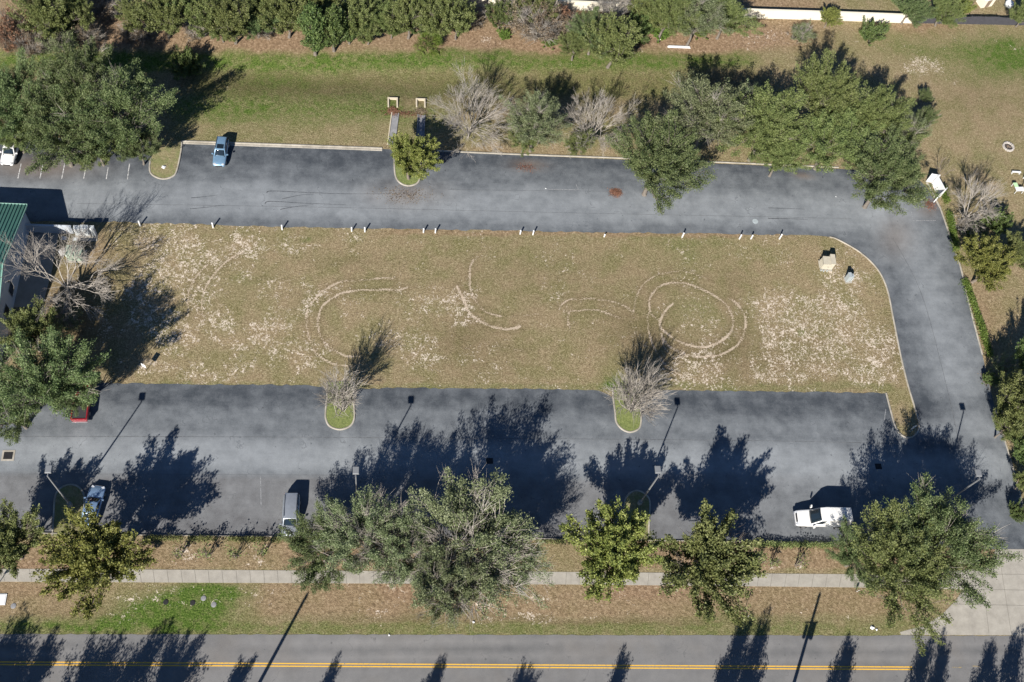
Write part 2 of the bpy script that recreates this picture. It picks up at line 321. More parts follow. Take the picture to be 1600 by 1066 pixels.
def tone_lot(uu, vv, X, Y):
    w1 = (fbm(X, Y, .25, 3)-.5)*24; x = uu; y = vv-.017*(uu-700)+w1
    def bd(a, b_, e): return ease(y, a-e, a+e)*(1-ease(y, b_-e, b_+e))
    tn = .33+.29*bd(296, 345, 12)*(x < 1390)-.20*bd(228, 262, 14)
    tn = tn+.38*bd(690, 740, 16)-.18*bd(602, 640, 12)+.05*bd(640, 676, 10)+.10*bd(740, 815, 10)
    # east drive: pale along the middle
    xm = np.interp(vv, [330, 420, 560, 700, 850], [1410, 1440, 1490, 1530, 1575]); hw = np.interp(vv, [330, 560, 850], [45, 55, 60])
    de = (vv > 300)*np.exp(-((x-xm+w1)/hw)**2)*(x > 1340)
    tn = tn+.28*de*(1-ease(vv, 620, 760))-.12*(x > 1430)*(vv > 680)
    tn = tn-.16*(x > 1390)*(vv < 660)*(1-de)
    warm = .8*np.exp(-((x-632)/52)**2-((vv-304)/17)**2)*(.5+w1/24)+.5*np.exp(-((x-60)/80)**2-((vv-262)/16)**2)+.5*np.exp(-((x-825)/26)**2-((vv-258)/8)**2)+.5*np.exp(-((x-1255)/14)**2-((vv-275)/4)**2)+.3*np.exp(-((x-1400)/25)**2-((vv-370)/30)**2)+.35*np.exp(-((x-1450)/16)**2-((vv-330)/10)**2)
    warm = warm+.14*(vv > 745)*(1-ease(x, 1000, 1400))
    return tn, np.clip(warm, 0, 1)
outer = [(-90,206),(0,212),(150,218),(285,222),(400,226),(595,233),(700,238),(795,242),(935,248),(1150,257),(1310,264),(1425,270),(1447,292),(1468,325),(1483,365),(1500,415),(1518,490),(1535,555),(1555,640),(1575,705),(1592,765),(1612,858),
         (1555,858),(1290,848),(860,842),(640,840),(440,838),(220,836),(0,832),(-90,830)]
KB = [(1270,368),(1296,370.5),(1312,376),(1345,395.5),(1371,421),(1386,452),(1396,500),(1407,555),(1418,600),(1430,640),(1436,662),(1433,676),(1422,684),(1409,680.5),(1399,667),(1391,640),(1384.5,614.5)]
inner = [(-90,594),(0,596),(100,598),(170,598.5),(250,600),(380,601),(470,602),(505,604),(512,610),(556,611),(562,607),(650,606.5),(750,607),(850,608.5),(925,609.5),(945,614),(956,620),(1003,621),(1020,612),(1037,610),(1120,611),(1200,612),(1300,613)]+smoothline(KB, 5)[::-1]+[(1200,366.5),(1100,365),(940,363.5),(820,361),(700,359.5),(560,357),(440,354.5),(330,351.5),(218,348.5),(200,346.5),(150,347),(118,347),(-90,344)]
rr = random.Random(3)
def rag(pts, a):                               # ragged turf edge: subdivide, jitter
    out = []
    for p, q in zip(pts, pts[1:]+[pts[-1]]):
        n = max(1, int(math.hypot(q[0]-p[0], q[1]-p[1])/7)) if abs(q[1]-p[1]) < 6 else 1
        for k in range(n): out.append((p[0]+(q[0]-p[0])*k/n, p[1]+(q[1]-p[1])*k/n+(rr.uniform(-a, a) if n > 1 and k else 0)))
    return out
ASPH_Z = .012
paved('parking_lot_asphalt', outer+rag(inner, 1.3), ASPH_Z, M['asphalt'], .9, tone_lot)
# public road
def tone_road(uu, vv, X, Y):
    y = vv-.006*(uu-600)
    tn = .5+.18*np.exp(-((y-1003)/5)**2)-.18*np.exp(-((y-1014)/5)**2)+.14*np.exp(-((y-1026)/5)**2)-.15*np.exp(-((y-1037)/4)**2)
    return tn+(fbm(X, Y, .12, 3)-.5)*.3, np.clip((fbm(X, Y, .3, 3)-.55)*1.2, 0, .35)
ra, rb = P(-200, 990.5), P(1800, 994); dr = (rb-ra).normalized(); nr = Vector((dr.y, -dr.x, 0))
rf = lambda s, o, z=.014: (ra+dr*s+nr*o).to_tuple()[:2]
LR = (rb-ra).length
paved('road', None, .012, M['road'], .8, tone_road, world=[rf(-40, 0)]+[rf(s_, rr.uniform(-.06, .06)) for s_ in np.arange(-38, LR+38, .7)]+[rf(LR+40, 0), rf(LR+40, 7.6), rf(-40, 7.6)])
def ribbon(name, pts, wid, z, mat, world=False):   # marking strip along a line of pixels
    W3 = [Vector(p) if world else P(*p) for p in pts]; V = []; n = len(W3)
    for i, p in enumerate(W3):
        d = (W3[min(i+1, n-1)]-W3[max(i-1, 0)]); d.z = 0; d.normalize(); s_ = Vector((-d.y, d.x, 0)); w = wid[i] if isinstance(wid, (list, tuple)) else wid
        V += [(*(p+s_*w/2).to_tuple()[:2], z), (*(p-s_*w/2).to_tuple()[:2], z)]
    return tag(npmesh(name, V, [(2*i+1, 2*i+3, 2*i+2, 2*i) for i in range(n-1)], mat), kind='structure')
def worn(name, col, amt, under=(.12,.125,.13), scale=6):
    m, t, b = nm(name); co = objco(t); f = noise(t, scale, 6, .75, co)
    L(t, mixc(t, mth(t, 'MULTIPLY', sstep(t, f, amt-.08, amt+.08), 1.0), col, under), b.inputs['Base Color']); b.inputs['Roughness'].default_value = .7; return m
M['yellow'] = worn('yellow_road_paint', (.62,.36,.035), .60)
M['white_line'] = worn('worn_white_paint', (.55,.55,.55), .52)
M['faint_line'] = worn('faded_white_paint', (.26,.27,.285), .5)
M['faint_yellow'] = worn('faded_yellow_paint', (.30,.22,.09), .5)
ya = P(-100, 1034.5); yb = P(1425, 1043.0); yd = (yb-ya).normalized(); yn = Vector((yd.y, -yd.x, 0))
for o_ in (-.14, .14):
    ribbon('yellow_centre_line', [(ya+yn*(o_+.1)).to_tuple(), (yb+yn*(o_+.1)).to_tuple()], .13, .0165, M['yellow'], True)
ribbon('yellow_centre_line', [P(1488,1043).to_tuple(), P(1502,1043).to_tuple()], .12, .0165, M['faint_yellow'], True)
ribbon('yellow_centre_line', [P(1518,1041).to_tuple(), P(1530,1041.5).to_tuple()], .12, .0165, M['faint_yellow'], True)
# parking stripes
for a, b_ in (((28,279),(33,256)),((62.5,279),(67,256)),((96.5,279.5),(101,256)),((130.6,280),(135.4,255)),((166,280),(169,262)),((199,280.5),(202.4,256))):
    ribbon('parking_stripe', [a, b_], .11, .0165, M['white_line'])
for a, b_ in (((856,296),(905,297)),((900,288),(904,297)),((1425,345),(1462,345)),((1424,331),(1426,345)),((407,745),(408,790)),((1380,668),(1384,640))):
    ribbon('faded_marking', [a, b_], .09, .0165, M['faint_line'])
# dark tyre scuffs
M['scuff'] = worn('tyre_rubber_scuff', (.022,.023,.026), .54, (.10,.105,.115), 3)
for pl, w in (([(417,302),(420,299),(440,299),(480,301),(540,303),(620,303)], .12), ([(441,311),(450,309),(470,305),(490,304)], .10), ([(414,318.5),(419,315),(440,315.5),(480,318),(540,320)], .12), ([(438,327.5),(450,325),(470,322),(490,320)], .10),
              ([(299,309.5),(315,308),(340,305)], .10), ([(297,326.5),(315,325),(350,321)], .10), ([(1200,325),(1230,326),(1257,327)], .09), ([(1200,341.5),(1230,342),(1262,343)], .11)):
    sl = smoothline(pl, 4); n_ = len(sl); ribbon('tyre_scuff', sl, [w*(1-.75*i/n_) for i in range(n_)], .0165, M['scuff'])
# concrete
def concrete_mat(name, lo, hi, joint=0.0, ang=0.0, stain=.5):
    m, t, b = nm(name); co = objco(t); f = noise(t, .8, 6, .65, co); f2 = noise(t, 12, 4, .7, co)
    c = ramp(t, mth(t, 'ADD', mth(t, 'MULTIPLY', f, .7), mth(t, 'MULTIPLY', f2, .3)), [(.3, lo), (.7, hi)])
    L(t, c, b.inputs['Base Color']); b.inputs['Roughness'].default_value = .9; bump(t, b, f2, .4, .01); return m
M['concrete'] = concrete_mat('pale_concrete', (.215,.20,.175), (.355,.335,.295))
M['kerb'] = concrete_mat('kerb_concrete', (.16,.145,.115), (.42,.39,.34))
M['joint'] = simple('joint_and_kerb_shade', (.175,.163,.142), .95)
# sidewalk
sw_t = [(-120,887),(0,889),(300,890.5),(600,892.5),(900,894),(1200,896.5),(1420,898)]; sw_b = [(1420,919),(1200,916.5),(900,913.5),(600,912),(300,910.5),(0,909),(-120,908)]
def slab(name, pix, z0, z1, mat):
    o = MB().prism([P(*q) for q in pix], z0, z1).build(name, mat); return tag(o, kind='structure')
slab('sidewalk', sw_t+sw_b, -.05, .03, M['concrete'])
for k in range(64):
    x = -40+k*21.5+rr.uniform(-.5, .5)
    if x < 1330: ribbon('sidewalk_joint', [(x, np.interp(x, [0,1420], [889.4,898.4])), (x+(x-690)*-.006, np.interp(x, [0,1420], [908.6,918.6]))], .05, .0345, M['joint'])
drv = [(1555,858.5),(1552,872),(1540,888),(1420,899),(1405,919),(1505,921),(1492,940),(1470,962),(1445,977),(1406,988),(1408,992),(1700,993),(1700,858)]
slab('driveway_apron', drv, -.05, .022, M['concrete'])
for a, b_ in (((1505,897),(1640,898)),((1478,944),(1640,947)),((1560,860),(1580,990)),((1535,900),(1545,990)),((1600,860),(1625,990)),((1520,921),(1640,923))):
    ribbon('driveway_joint', [a, b_], .05, .0265, M['joint'])
# kerbs
def kerb(pix, wid=.24, h=.13, closed=False, smooth=True, z0=-.02, name='kerb', mat=None):
    pl = smoothline(pix, 5) if smooth else pix
    W3 = [P(*q) for q in pl]; n = len(W3); V = []; Fc = []
    for i, p in enumerate(W3):
        d = W3[(i+1) % n]-W3[i-1] if closed else W3[min(i+1, n-1)]-W3[max(i-1, 0)]
        d.z = 0; d.normalize(); s_ = Vector((-d.y, d.x, 0)); 
        for o_, z in ((-wid/2, z0), (-wid/2, h-.02), (-wid/2+.03, h), (wid/2-.03, h), (wid/2, h-.02), (wid/2, z0)):
            q = p+s_*o_; V.append((q.x, q.y, z))
    for i in range(n if closed else n-1):
        a = i*6; c_ = ((i+1) % n)*6
        for k in range(5): Fc.append((a+k, c_+k, c_+k+1, a+k+1))
    o = npmesh(name, V, Fc, mat or M['kerb']); return tag(o, kind='structure')
kerb([(285,221),(400,225),(500,228.5),(597,232)]); kerb([(683,236),(795,241),(935,246)]); kerb([(935,246),(1150,255),(1310,262)], .2)
kerb([(285,223.5),(400,227.6),(500,231),(597,234.6)], .34, .035)
kerb(smoothline(KB, 5)[5:], .2, .11, smooth=False)
kerb([(1469,325),(1483,365),(1500,415),(1518,490),(1535,555)], .22, .10); kerb([(1448,285),(1469,325)], .3, .08); kerb([(1555,640),(1575,705),(1592,765),(1612,850)], .18, .06)
kerb([(-90,829.5),(0,832),(220,836.2),(440,838.5),(640,840.5),(860,842.5),(1290,848.5),(1400,851)], .12, .16, mat=M['joint'])  # dark colour paints in the shadow line along this kerb, and its grassy top
def island(pix, mat, z=.10, kw=.2, closed=False):
    pl = smoothline(pix+[pix[0]], 6)[:-1]; W3 = [P(*q) for q in pl]
    o = MB().prism([(p.x, p.y) for p in W3], -.03, z).build('planting_island', mat); tag(o, kind='structure')
    kerb(pix, kw, .14, closed)
def island_mat(name, a, b3, c3):
    m, t, b = nm(name); co = objco(t); f = noise(t, 4.5, 6, .75, co); g_ = noise(t, .9, 3, .6, co)
    c = ramp(t, f, [(.3, a), (.5, b3), (.72, c3)]); c = mixc(t, mth(t, 'MULTIPLY', sstep(t, g_, .42, .62), .6), c, (.13,.155,.05))
    L(t, c, b.inputs['Base Color']); b.inputs['Roughness'].default_value = .95; bump(t, b, f, .9, .1); return m
M['isl_dry'] = island_mat('island_dry_grass', (.09,.075,.035), (.19,.165,.085), (.30,.27,.16))
M['isl_green'] = island_mat('island_green_grass', (.045,.065,.016), (.13,.16,.045), (.25,.26,.10))
island([(511,598),(511,615),(509,640),(509,654),(515,666),(531,671.5),(547,666),(553.5,654),(553,635),(553,615),(553,598)], M['isl_green'])
island([(957,607),(958,622),(961,645),(963,660),(972,671),(985,675.5),(998,670),(1001.5,658),(1001,640),(1001,622),(1000,607)], M['isl_green'])
island([(284,221),(283,236),(276,268),(268,277),(254,280),(240,275),(234,266),(236,246),(240,232),(246,221)], M['isl_dry'])
island([(617,230),(616,250),(618,276),(628,288),(642,290.5),(654,284),(658,266),(657,250),(656,232)], M['isl_green'])
island([(82,838),(84,810),(86,780),(92,766),(106,758),(121,760),(131,772),(132,790),(130,815),(130,838)], M['isl_dry'])
island([(974,843),(975,815),(976,785),(982,773),(994,767),(1007,772),(1015,784),(1014,815),(1013,843)], M['isl_dry'])

M['seam'] = worn('asphalt_seam', (.045,.047,.052), .52, (.115,.12,.125), 1.5)
for pl_, w_ in (([(0,682),(300,682.5),(600,684),(900,686),(1200,689),(1420,694)], .05), ([(0,741),(250,741),(560,743)], .03), ([(120,318),(500,324),(900,333),(1200,339),(1330,342)], .04), ([(1395,372),(1440,460),(1478,600),(1500,700)], .05), ([(700,296.5),(950,299)], .05)):
    ribbon('asphalt_seam', smoothline(pl_, 5), w_, .0145, M['seam'])
# ------------------------------------------------------------------ foliage and bark materials
def leaf_mat(name, cols, trans=.25, rough=.6):
    m, t, b = nm(name); ge = N(t, 'ShaderNodeNewGeometry'); co = objco(t); oi = N(t, 'ShaderNodeObjectInfo')
    f = noise(t, .8, 4, .65, co); r = mth(t, 'ADD', mth(t, 'MULTIPLY', ge.outputs['Random Per Island'], .42), mth(t, 'ADD', mth(t, 'MULTIPLY', f, .9), -.17))
    k = len(cols); c = ramp(t, r, [(.08+.84*i/(k-1), cols[i]) for i in range(k)])
    hs = N(t, 'ShaderNodeHueSaturation'); L(t, c, hs.inputs['Color'])
    L(t, mth(t, 'ADD', .485, mth(t, 'MULTIPLY', oi.outputs['Random'], .03)), hs.inputs['Hue']); L(t, mth(t, 'ADD', .85, mth(t, 'MULTIPLY', oi.outputs['Random'], .3)), hs.inputs['Value'])
    L(t, hs.outputs[0], b.inputs['Base Color']); b.inputs['Roughness'].default_value = rough; b.inputs['Specular IOR Level'].default_value = .35
    if trans:
        tr = N(t, 'ShaderNodeBsdfTranslucent'); L(t, hs.outputs[0], tr.inputs[0]); mx = N(t, 'ShaderNodeMixShader'); mx.inputs[0].default_value = trans
        L(t, b.outputs[0], mx.inputs[1]); L(t, tr.outputs[0], mx.inputs[2]); L(t, mx.outputs[0], t.nodes['Material Output'].inputs[0])
    return m
M['lf_oak'] = leaf_mat('grey_green_leaves', [(.029,.050,.017), (.079,.118,.041), (.150,.192,.077), (.300,.336,.180)])
M['lf_olive'] = leaf_mat('olive_leaves', [(.043,.060,.019), (.108,.138,.043), (.180,.210,.072), (.324,.342,.156)])
M['lf_yellow'] = leaf_mat('yellow_green_leaves', [(.050,.068,.016), (.125,.150,.034), (.215,.230,.058), (.36,.36,.13)])
M['lf_dark'] = leaf_mat('deep_green_leaves', [(.026,.046,.017), (.066,.102,.031), (.126,.168,.050), (.240,.282,.120)])
M['lf_bright'] = leaf_mat('bright_green_leaves', [(.04,.08,.012), (.09,.15,.024), (.14,.20,.04), (.22,.28,.08)])
M['lf_brown'] = leaf_mat('dry_brown_leaves', [(.072,.054,.034), (.144,.110,.072), (.240,.192,.132), (.360,.300,.228)])
M['lf_red'] = leaf_mat('russet_leaves', [(.08,.04,.024), (.16,.08,.05), (.25,.13,.085), (.34,.22,.16)])
M['lf_silver'] = leaf_mat('silvery_sparse_leaves', [(.054,.074,.031), (.120,.150,.067), (.198,.228,.120), (.336,.360,.228)])
M['bark'] = simple('grey_bark', (.15,.13,.11), .9, var=.25, scale=3)
M['twig'] = simple('pale_twigs', (.34,.31,.275), .9, var=.2, scale=3)
M['palet'] = simple('bleached_twigs', (.41,.385,.345), .9, var=.2, scale=3)
M['twig_dark'] = simple('brown_twigs', (.17,.14,.115), .9, var=.2, scale=3)
# ------------------------------------------------------------------ tree builder
def tubes(paths, sides=5):
    """paths: list of (pts (k,3), radii (k,))"""
    V = []; Fc = []; n0 = 0
    for pts, rs in paths:
        k = len(pts); d = np.gradient(pts, axis=0); d /= np.linalg.norm(d, axis=1)[:, None]+1e-9
        ref = np.array([.31, .17, .93]) if abs(d[0][2]) < .8 else np.array([1., .1, 0])
        u_ = np.cross(d, ref); u_ /= np.linalg.norm(u_, axis=1)[:, None]+1e-9; w_ = np.cross(d, u_)
        a = np.arange(sides)*2*math.pi/sides
        ring = pts[:, None]+rs[:, None, None]*(np.cos(a)[None, :, None]*u_[:, None]+np.sin(a)[None, :, None]*w_[:, None])
        V.append(ring.reshape(-1, 3)); i = np.arange(k-1)[:, None]*sides+n0; j = np.arange(sides)[None]
        Fc.append(np.stack([i+j, i+(j+1) % sides, i+sides+(j+1) % sides, i+sides+j], -1).reshape(-1, 4)); n0 += k*sides
    return np.concatenate(V), np.concatenate(Fc)
def leafquads(rs, pos, dirs, size, asp=.5):
    n = len(pos); d = dirs+rs.normal(0, .6, (n, 3)); d /= np.linalg.norm(d, axis=1)[:, None]+1e-9
    r = dirs*.5+[0, 0, .55]+rs.normal(0, .50, (n, 3)); s_ = np.cross(d, r); s_ /= np.linalg.norm(s_, axis=1)[:, None]+1e-9
    ln = size*rs.uniform(.6, 1.35, (n, 1)); V = np.stack([pos-d*ln*.5, pos+s_*ln*asp*.5, pos+d*ln*.5, pos-s_*ln*asp*.5], 1)
    return V.reshape(-1, 3), np.arange(n*4).reshape(n, 4)
def curve(a, b, rs, k=5, lift=.0, wob=.05):
    t_ = np.linspace(0, 1, k)[:, None]; p = a+(b-a)*t_; ln = np.linalg.norm(b-a)
    p = p+np.sin(t_*math.pi)*rs.normal(0, wob*ln, 3)+np.array([0, 0, 1.])*lift*ln*np.sin(t_*math.pi); return p
def make_tree(name, seed, R, H, leafmat, barkmat=None, leaves=22000, size=.26, tips=230, spread=.5, spray=1.25, rz=.55, trunk=True, bare=0.0, low=-.55, cone=0.0, gap=.25, asp=.5, twigs=9):
    """crown half-width R, total height H; crown centre above the base. bare = share of tips that carry only twigs"""
    rs = np.random.RandomState(seed); barkmat = barkmat or M['bark']
    Cz = H-R*rz if not cone else H*.5; Rz = R*rz if not cone else H*.5
    ph = rs.uniform(0, 6.28, 6); pts = []
    lob = rs.normal(0, 1, (9, 3)); lob[:, 2] = np.abs(lob[:, 2])*.5-.1; lob /= np.linalg.norm(lob, axis=1)[:, None]; lw = rs.uniform(.75, 1.12, 9)
    while len(pts) < tips:
        d = rs.normal(0, 1, 3); d /= np.linalg.norm(d)
        if d[2] < low-.25: continue
        k = np.max(lw*np.exp((lob@d-1)*5.0)); rr_ = (1-gap)+gap*1.25*k
        r = rs.uniform(.12, 1)**spread*rr_
        p = d*r*np.array([R, R, Rz])
        if cone:
            hfrac = (p[2]/Rz+1)/2; p[:2] *= (1-cone*hfrac)
        pts.append(p+[0, 0, Cz])
    T = np.array(pts); root = empty(name, (0, 0, 0)); paths = []; fork = np.array([0, 0, max(.25*H, Cz-Rz*1.3)*.8 if trunk else .1])
    tr = .018*H+.012*R
    if trunk:
        nst = 1; paths.append((np.array([[0,0,-.1],[.03,0,.2],[rs.normal(0,.05)*H*.3, rs.normal(0,.05)*H*.3, fork[2]*.6],fork]), np.array([tr*1.6, tr*1.1, tr*.9, tr*.8])))
    nl = 7; li = rs.choice(len(T), nl, replace=False); lim = fork+(T[li]-fork)*.45
    for q in lim: paths.append((curve(fork, q, rs, 5, .05), np.linspace(tr*.55, tr*.3, 5)))
    mi = rs.choice(len(T), min(36, len(T)//3), replace=False); mid = fork+(T[mi]-fork)*.72
    par = np.argmin(((mid[:, None]-lim[None])**2).sum(-1), 1)
    for q, k in zip(mid, par): paths.append((curve(lim[k], q, rs, 4, .05, .08), np.linspace(tr*.28, tr*.13, 4)))
    tp = np.argmin(((T[:, None]-mid[None])**2).sum(-1), 1)
    out = T-np.array([0, 0, Cz-Rz*.9]); out[:, 2] = np.abs(out[:, 2])*.9+.2*R; out /= np.linalg.norm(out, axis=1)[:, None]
    for q, k, o_ in zip(T, tp, out): paths.append((curve(mid[k], q+o_*spray*.35, rs, 4, 0, .07), np.linspace(tr*.12, .012, 4)))
    V, Fc = tubes(paths, 5); npmesh('trunk', V, Fc, barkmat, root, True)
    isb = rs.rand(len(T)) < bare; Tw = []
    if bare > 0:
        for q, o_ in zip(T[isb], out[isb]):
            for _ in range(twigs):
                d = o_+rs.normal(0, .42, 3); d /= np.linalg.norm(d); s0 = q-o_*spray*.5+rs.normal(0, .15, 3); ln = spray*rs.uniform(.6, 1.5)
                Tw.append((np.array([s0, s0+d*ln*.5+rs.normal(0, .04, 3), s0+d*ln]), np.array([.022, .015, .004])))
        V, Fc = tubes(Tw, 3); npmesh('twigs', V, Fc, M['twig'] if barkmat is not M['twig_dark'] else barkmat, root)
    To, Oo = T[~isb], out[~isb]
    if len(To) and leafmat is not None:
        wgt = rs.uniform(.3, 1.5, len(To)); ids = rs.choice(len(To), leaves, p=wgt/wgt.sum()); s1 = rs.uniform(-.75, .8, leaves)
        pos = To[ids]+Oo[ids]*(s1*spray)[:, None]+rs.normal(0, 1, (leaves, 3))*(.165*spray*(1.15-.7*np.abs(s1)))[:, None]
        pos[:, 2] = np.maximum(pos[:, 2], .05)
        V, Fc = leafquads(rs, pos, Oo[ids], size, asp); npmesh('crown', V, Fc, leafmat, root)
    return root
def make_myrtle(name, seed, R, H, mat, stems=16, fan=9, sub=10, thick=.05, flat=1.0):
    """vase of straight bare stems fanning from the ground"""
    rs = np.random.RandomState(seed); root = empty(name, (0, 0, 0)); st = []; tw = []
    for i in range(stems):
        a = 2*math.pi*i/stems+rs.uniform(-.3, .3); ro = R*rs.uniform(.08, .75); e = np.array([math.cos(a)*ro, math.sin(a)*ro, H*rs.uniform(.5, .68)])
        b0 = np.array([math.cos(a)*.12, math.sin(a)*.12, 0]); st.append((curve(b0, e, rs, 4, -.02, .08), np.linspace(thick, thick*.5, 4)))
        for j in range(fan):
            d = e-b0; d /= np.linalg.norm(d); d = d+rs.normal(0, .30, 3); d[:2] *= 1.25*flat; d /= np.linalg.norm(d); s0 = b0+(e-b0)*rs.uniform(.55, 1)
            f = s0+d*H*rs.uniform(.2, .42); st.append((curve(s0, f, rs, 4, 0, .09), np.linspace(thick*.4, .012, 4)))
            for q in range(sub):
                d2 = d+rs.normal(0, .3, 3); d2 /= np.linalg.norm(d2); s2 = s0+(f-s0)*rs.uniform(.3, 1); l2 = H*rs.uniform(.06, .17)
                tw.append((np.array([s2, s2+d2*l2]), np.array([.016, .006])))
    V, Fc = tubes(st, 5); npmesh('trunk', V, Fc, mat, root, True); V, Fc = tubes(tw, 3); npmesh('twigs', V, Fc, mat, root); return root
def make_bare(name, seed, R, H, mat, lim=8, levels=4, kids=5, ang=.45, r0=None, leafy=None, nleaf=0):
    """spreading bare tree: recursive limbs"""
    rs = np.random.RandomState(seed); root = empty(name, (0, 0, 0)); st = []; tw = []; ends = []
    r0 = r0 or .03*H; fork = np.array([0, 0, H*.18]); st.append((np.array([[0,0,-.1],[0,.02,H*.09],fork]), np.array([r0*1.4, r0, r0*.9])))
    def grow(p, d, ln, r, lv):
        e = p+d*ln; pts = curve(p, e, rs, 4, .03, .06); (tw if lv >= levels else st).append((pts if lv < levels else pts[[0, 2, 3]], np.linspace(r, r*.5, 4 if lv < levels else 3)))
        if lv >= levels: ends.append((e, d)); return
        for i in range(kids):
            t_ = rs.uniform(.35, 1) if i else 1.0; s0 = p+(e-p)*t_; nd = d+rs.normal(0, ang, 3); nd[2] += .05; nd /= np.linalg.norm(nd)
            grow(s0, nd, ln*rs.uniform(.5, .8), r*.5, lv+1)
    L0 = math.hypot(R, H*.8)*.46
    for i in range(lim):
        a = 2*math.pi*i/lim+rs.uniform(-.35, .35); el = rs.uniform(.45, 1.25); d = np.array([math.cos(a)*math.cos(el)*R/(H*.62), math.sin(a)*math.cos(el)*R/(H*.62), math.sin(el)]); d /= np.linalg.norm(d)
        grow(fork, d, L0*rs.uniform(.75, 1.05), r0*.6, 1)
    V, Fc = tubes(st, 5); npmesh('trunk', V, Fc, mat, root, True)
    tw = [(p, np.maximum(r, .012)) for p, r in tw]
    V, Fc = tubes(tw, 3); npmesh('twigs', V, Fc, mat, root)
    if nleaf:
        E_ = np.array([e for e, d in ends]); D_ = np.array([d for e, d in ends]); sel = rs.choice(len(E_), nleaf); cl = rs.choice(len(E_), 60)
        near = np.exp(-((E_[:, None]-E_[cl][None])**2).sum(-1).min(1)/.8); pr = near/near.sum(); sel = rs.choice(len(E_), nleaf, p=pr)
        V, Fc = leafquads(rs, E_[sel]+rs.normal(0, .3, (nleaf, 3)), D_[sel], .22); npmesh('crown', V, Fc, leafy, root)
    return root
PROTO = {}
def proto(key):
    f = {
     'oakA': lambda: make_tree('oak_tree', 11, 5.5, 10, M['lf_oak'], leaves=62000, size=.165, tips=210, spray=1.35, gap=.5),
     'oakB': lambda: make_tree('oak_tree', 12, 5.5, 10.5, M['lf_oak'], leaves=58000, size=.165, tips=210, spray=1.45, bare=.14, gap=.55),
     'oakC': lambda: make_tree('oak_tree', 13, 5.5, 10, M['lf_olive'], leaves=62000, size=.165, tips=205, spray=1.35, gap=.52),
     'silver': lambda: make_tree('oak_tree', 14, 5.5, 10.5, M['lf_silver'], leaves=44000, size=.165, tips=230, spray=1.5, bare=.2, gap=.5, twigs=14),
     'sparse': lambda: make_tree('oak_tree', 15, 5.5, 10.5, M['lf_silver'], M['twig'], leaves=44000, size=.16, tips=260, spray=1.4, bare=.28, gap=.5, twigs=13),
     'sparseB': lambda: make_tree('oak_tree', 25, 5.5, 10.5, M['lf_silver'], M['twig'], leaves=30000, size=.16, tips=240, spray=1.5, bare=.25, gap=.55, twigs=13),
     'yellowA': lambda: make_tree('maple_tree', 46, 4.5, 9, M['lf_yellow'], M['twig_dark'], leaves=36000, size=.19, tips=170, spray=1.15, gap=.55, asp=.65),
     'yellowB': lambda: make_tree('maple_tree', 17, 4.5, 9, M['lf_olive'], M['twig_dark'], leaves=36000, size=.19, tips=170, spray=1.15, gap=.55, bare=.06, asp=.65),
     'darkA': lambda: make_tree('evergreen_tree', 18, 3.5, 7, M['lf_dark'], leaves=26000, size=.18, tips=150, spray=.9, rz=.9, gap=.4, low=-.95),
     'darkB': lambda: make_tree('evergreen_tree', 19, 3.5, 8, M['lf_olive'], leaves=26000, size=.18, tips=150, spray=1.0, rz=.95, gap=.4, low=-.95),
     'cedar': lambda: make_tree('cedar_tree', 20, 2.2, 8, M['lf_dark'], leaves=15000, size=.2, tips=150, spray=.8, cone=.75, gap=.3, low=-1),
     'bushG': lambda: make_tree('bush', 21, 2.5, 2.6, M['lf_bright'], leaves=9000, size=.2, tips=90, spray=.6, rz=.6, trunk=False, low=-.6, gap=.4),
     'bushD': lambda: make_tree('bush', 22, 2.5, 3.2, M['lf_dark'], leaves=9000, size=.2, tips=90, spray=.7, rz=.7, trunk=False, low=-.8, gap=.4),
     'thicket': lambda: make_tree('thicket', 23, 3.5, 5.5, M['lf_brown'], M['twig'], leaves=7000, size=.2, tips=180, spray=1.2, bare=.5, rz=.8, low=-.9, gap=.4, twigs=16),
     'willow': lambda: make_tree('thicket', 24, 3.5, 6, M['lf_silver'], M['twig'], leaves=12000, size=.2, tips=170, spray=1.2, bare=.35, rz=.8, low=-.9, gap=.4, twigs=14),
     'russet': lambda: make_tree('thicket', 27, 3.0, 5, M['lf_red'], M['twig_dark'], leaves=5000, size=.2, tips=150, spray=1.1, bare=.5, rz=.8, low=-.9, gap=.4, twigs=14),
     'halfbare': lambda: make_tree('bare_tree', 26, 4.5, 8.5, M['lf_olive'], M['twig'], leaves=17000, size=.19, tips=240, spray=1.5, bare=.50, rz=.62, gap=.35, low=-.5, twigs=15),
     'bareA': lambda: make_bare('bare_tree', 31, 5.6, 7.6, M['twig'], lim=14, levels=5, kids=4, ang=.30, r0=.12),
     'bareB': lambda: make_bare('bare_tree', 32, 5.5, 9, M['twig'], lim=9, levels=5, kids=4, ang=.38, r0=.16),
     'bareC': lambda: make_bare('bare_tree', 33, 3.6, 7, M['twig'], lim=6, levels=4, kids=6, ang=.40, r0=.13),
     'myrtle': lambda: make_myrtle('crape_myrtle', 34, 3.5, 7.2, M['twig'], 24, 12, 8, .055, 1.25),
     'myrtleS': lambda: make_myrtle('crape_myrtle', 35, 1.9, 7.2, M['twig'], 16, 10, 7, .05),
     'sapling': lambda: make_bare('bare_sapling', 36, 1.6, 5.0, M['twig_dark'], lim=4, levels=3, kids=4, ang=.3, r0=.06),
     'tall': lambda: make_tree('roadside_tree', 37, 2.6, 10.5, M['lf_dark'], leaves=13000, size=.2, tips=95, spray=1.3, cone=.7, gap=.6, low=-1),
     'round': lambda: make_tree('roadside_tree', 38, 3.2, 9, M['lf_dark'], leaves=14000, size=.2, tips=90, spray=1.5, gap=.7, rz=.8, low=-.7),
    }[key]
    if key not in PROTO: PROTO[key] = [f(), False]
    o, used = PROTO[key]
    if not used: PROTO[key][1] = True; return o
    return copy_tree(o)
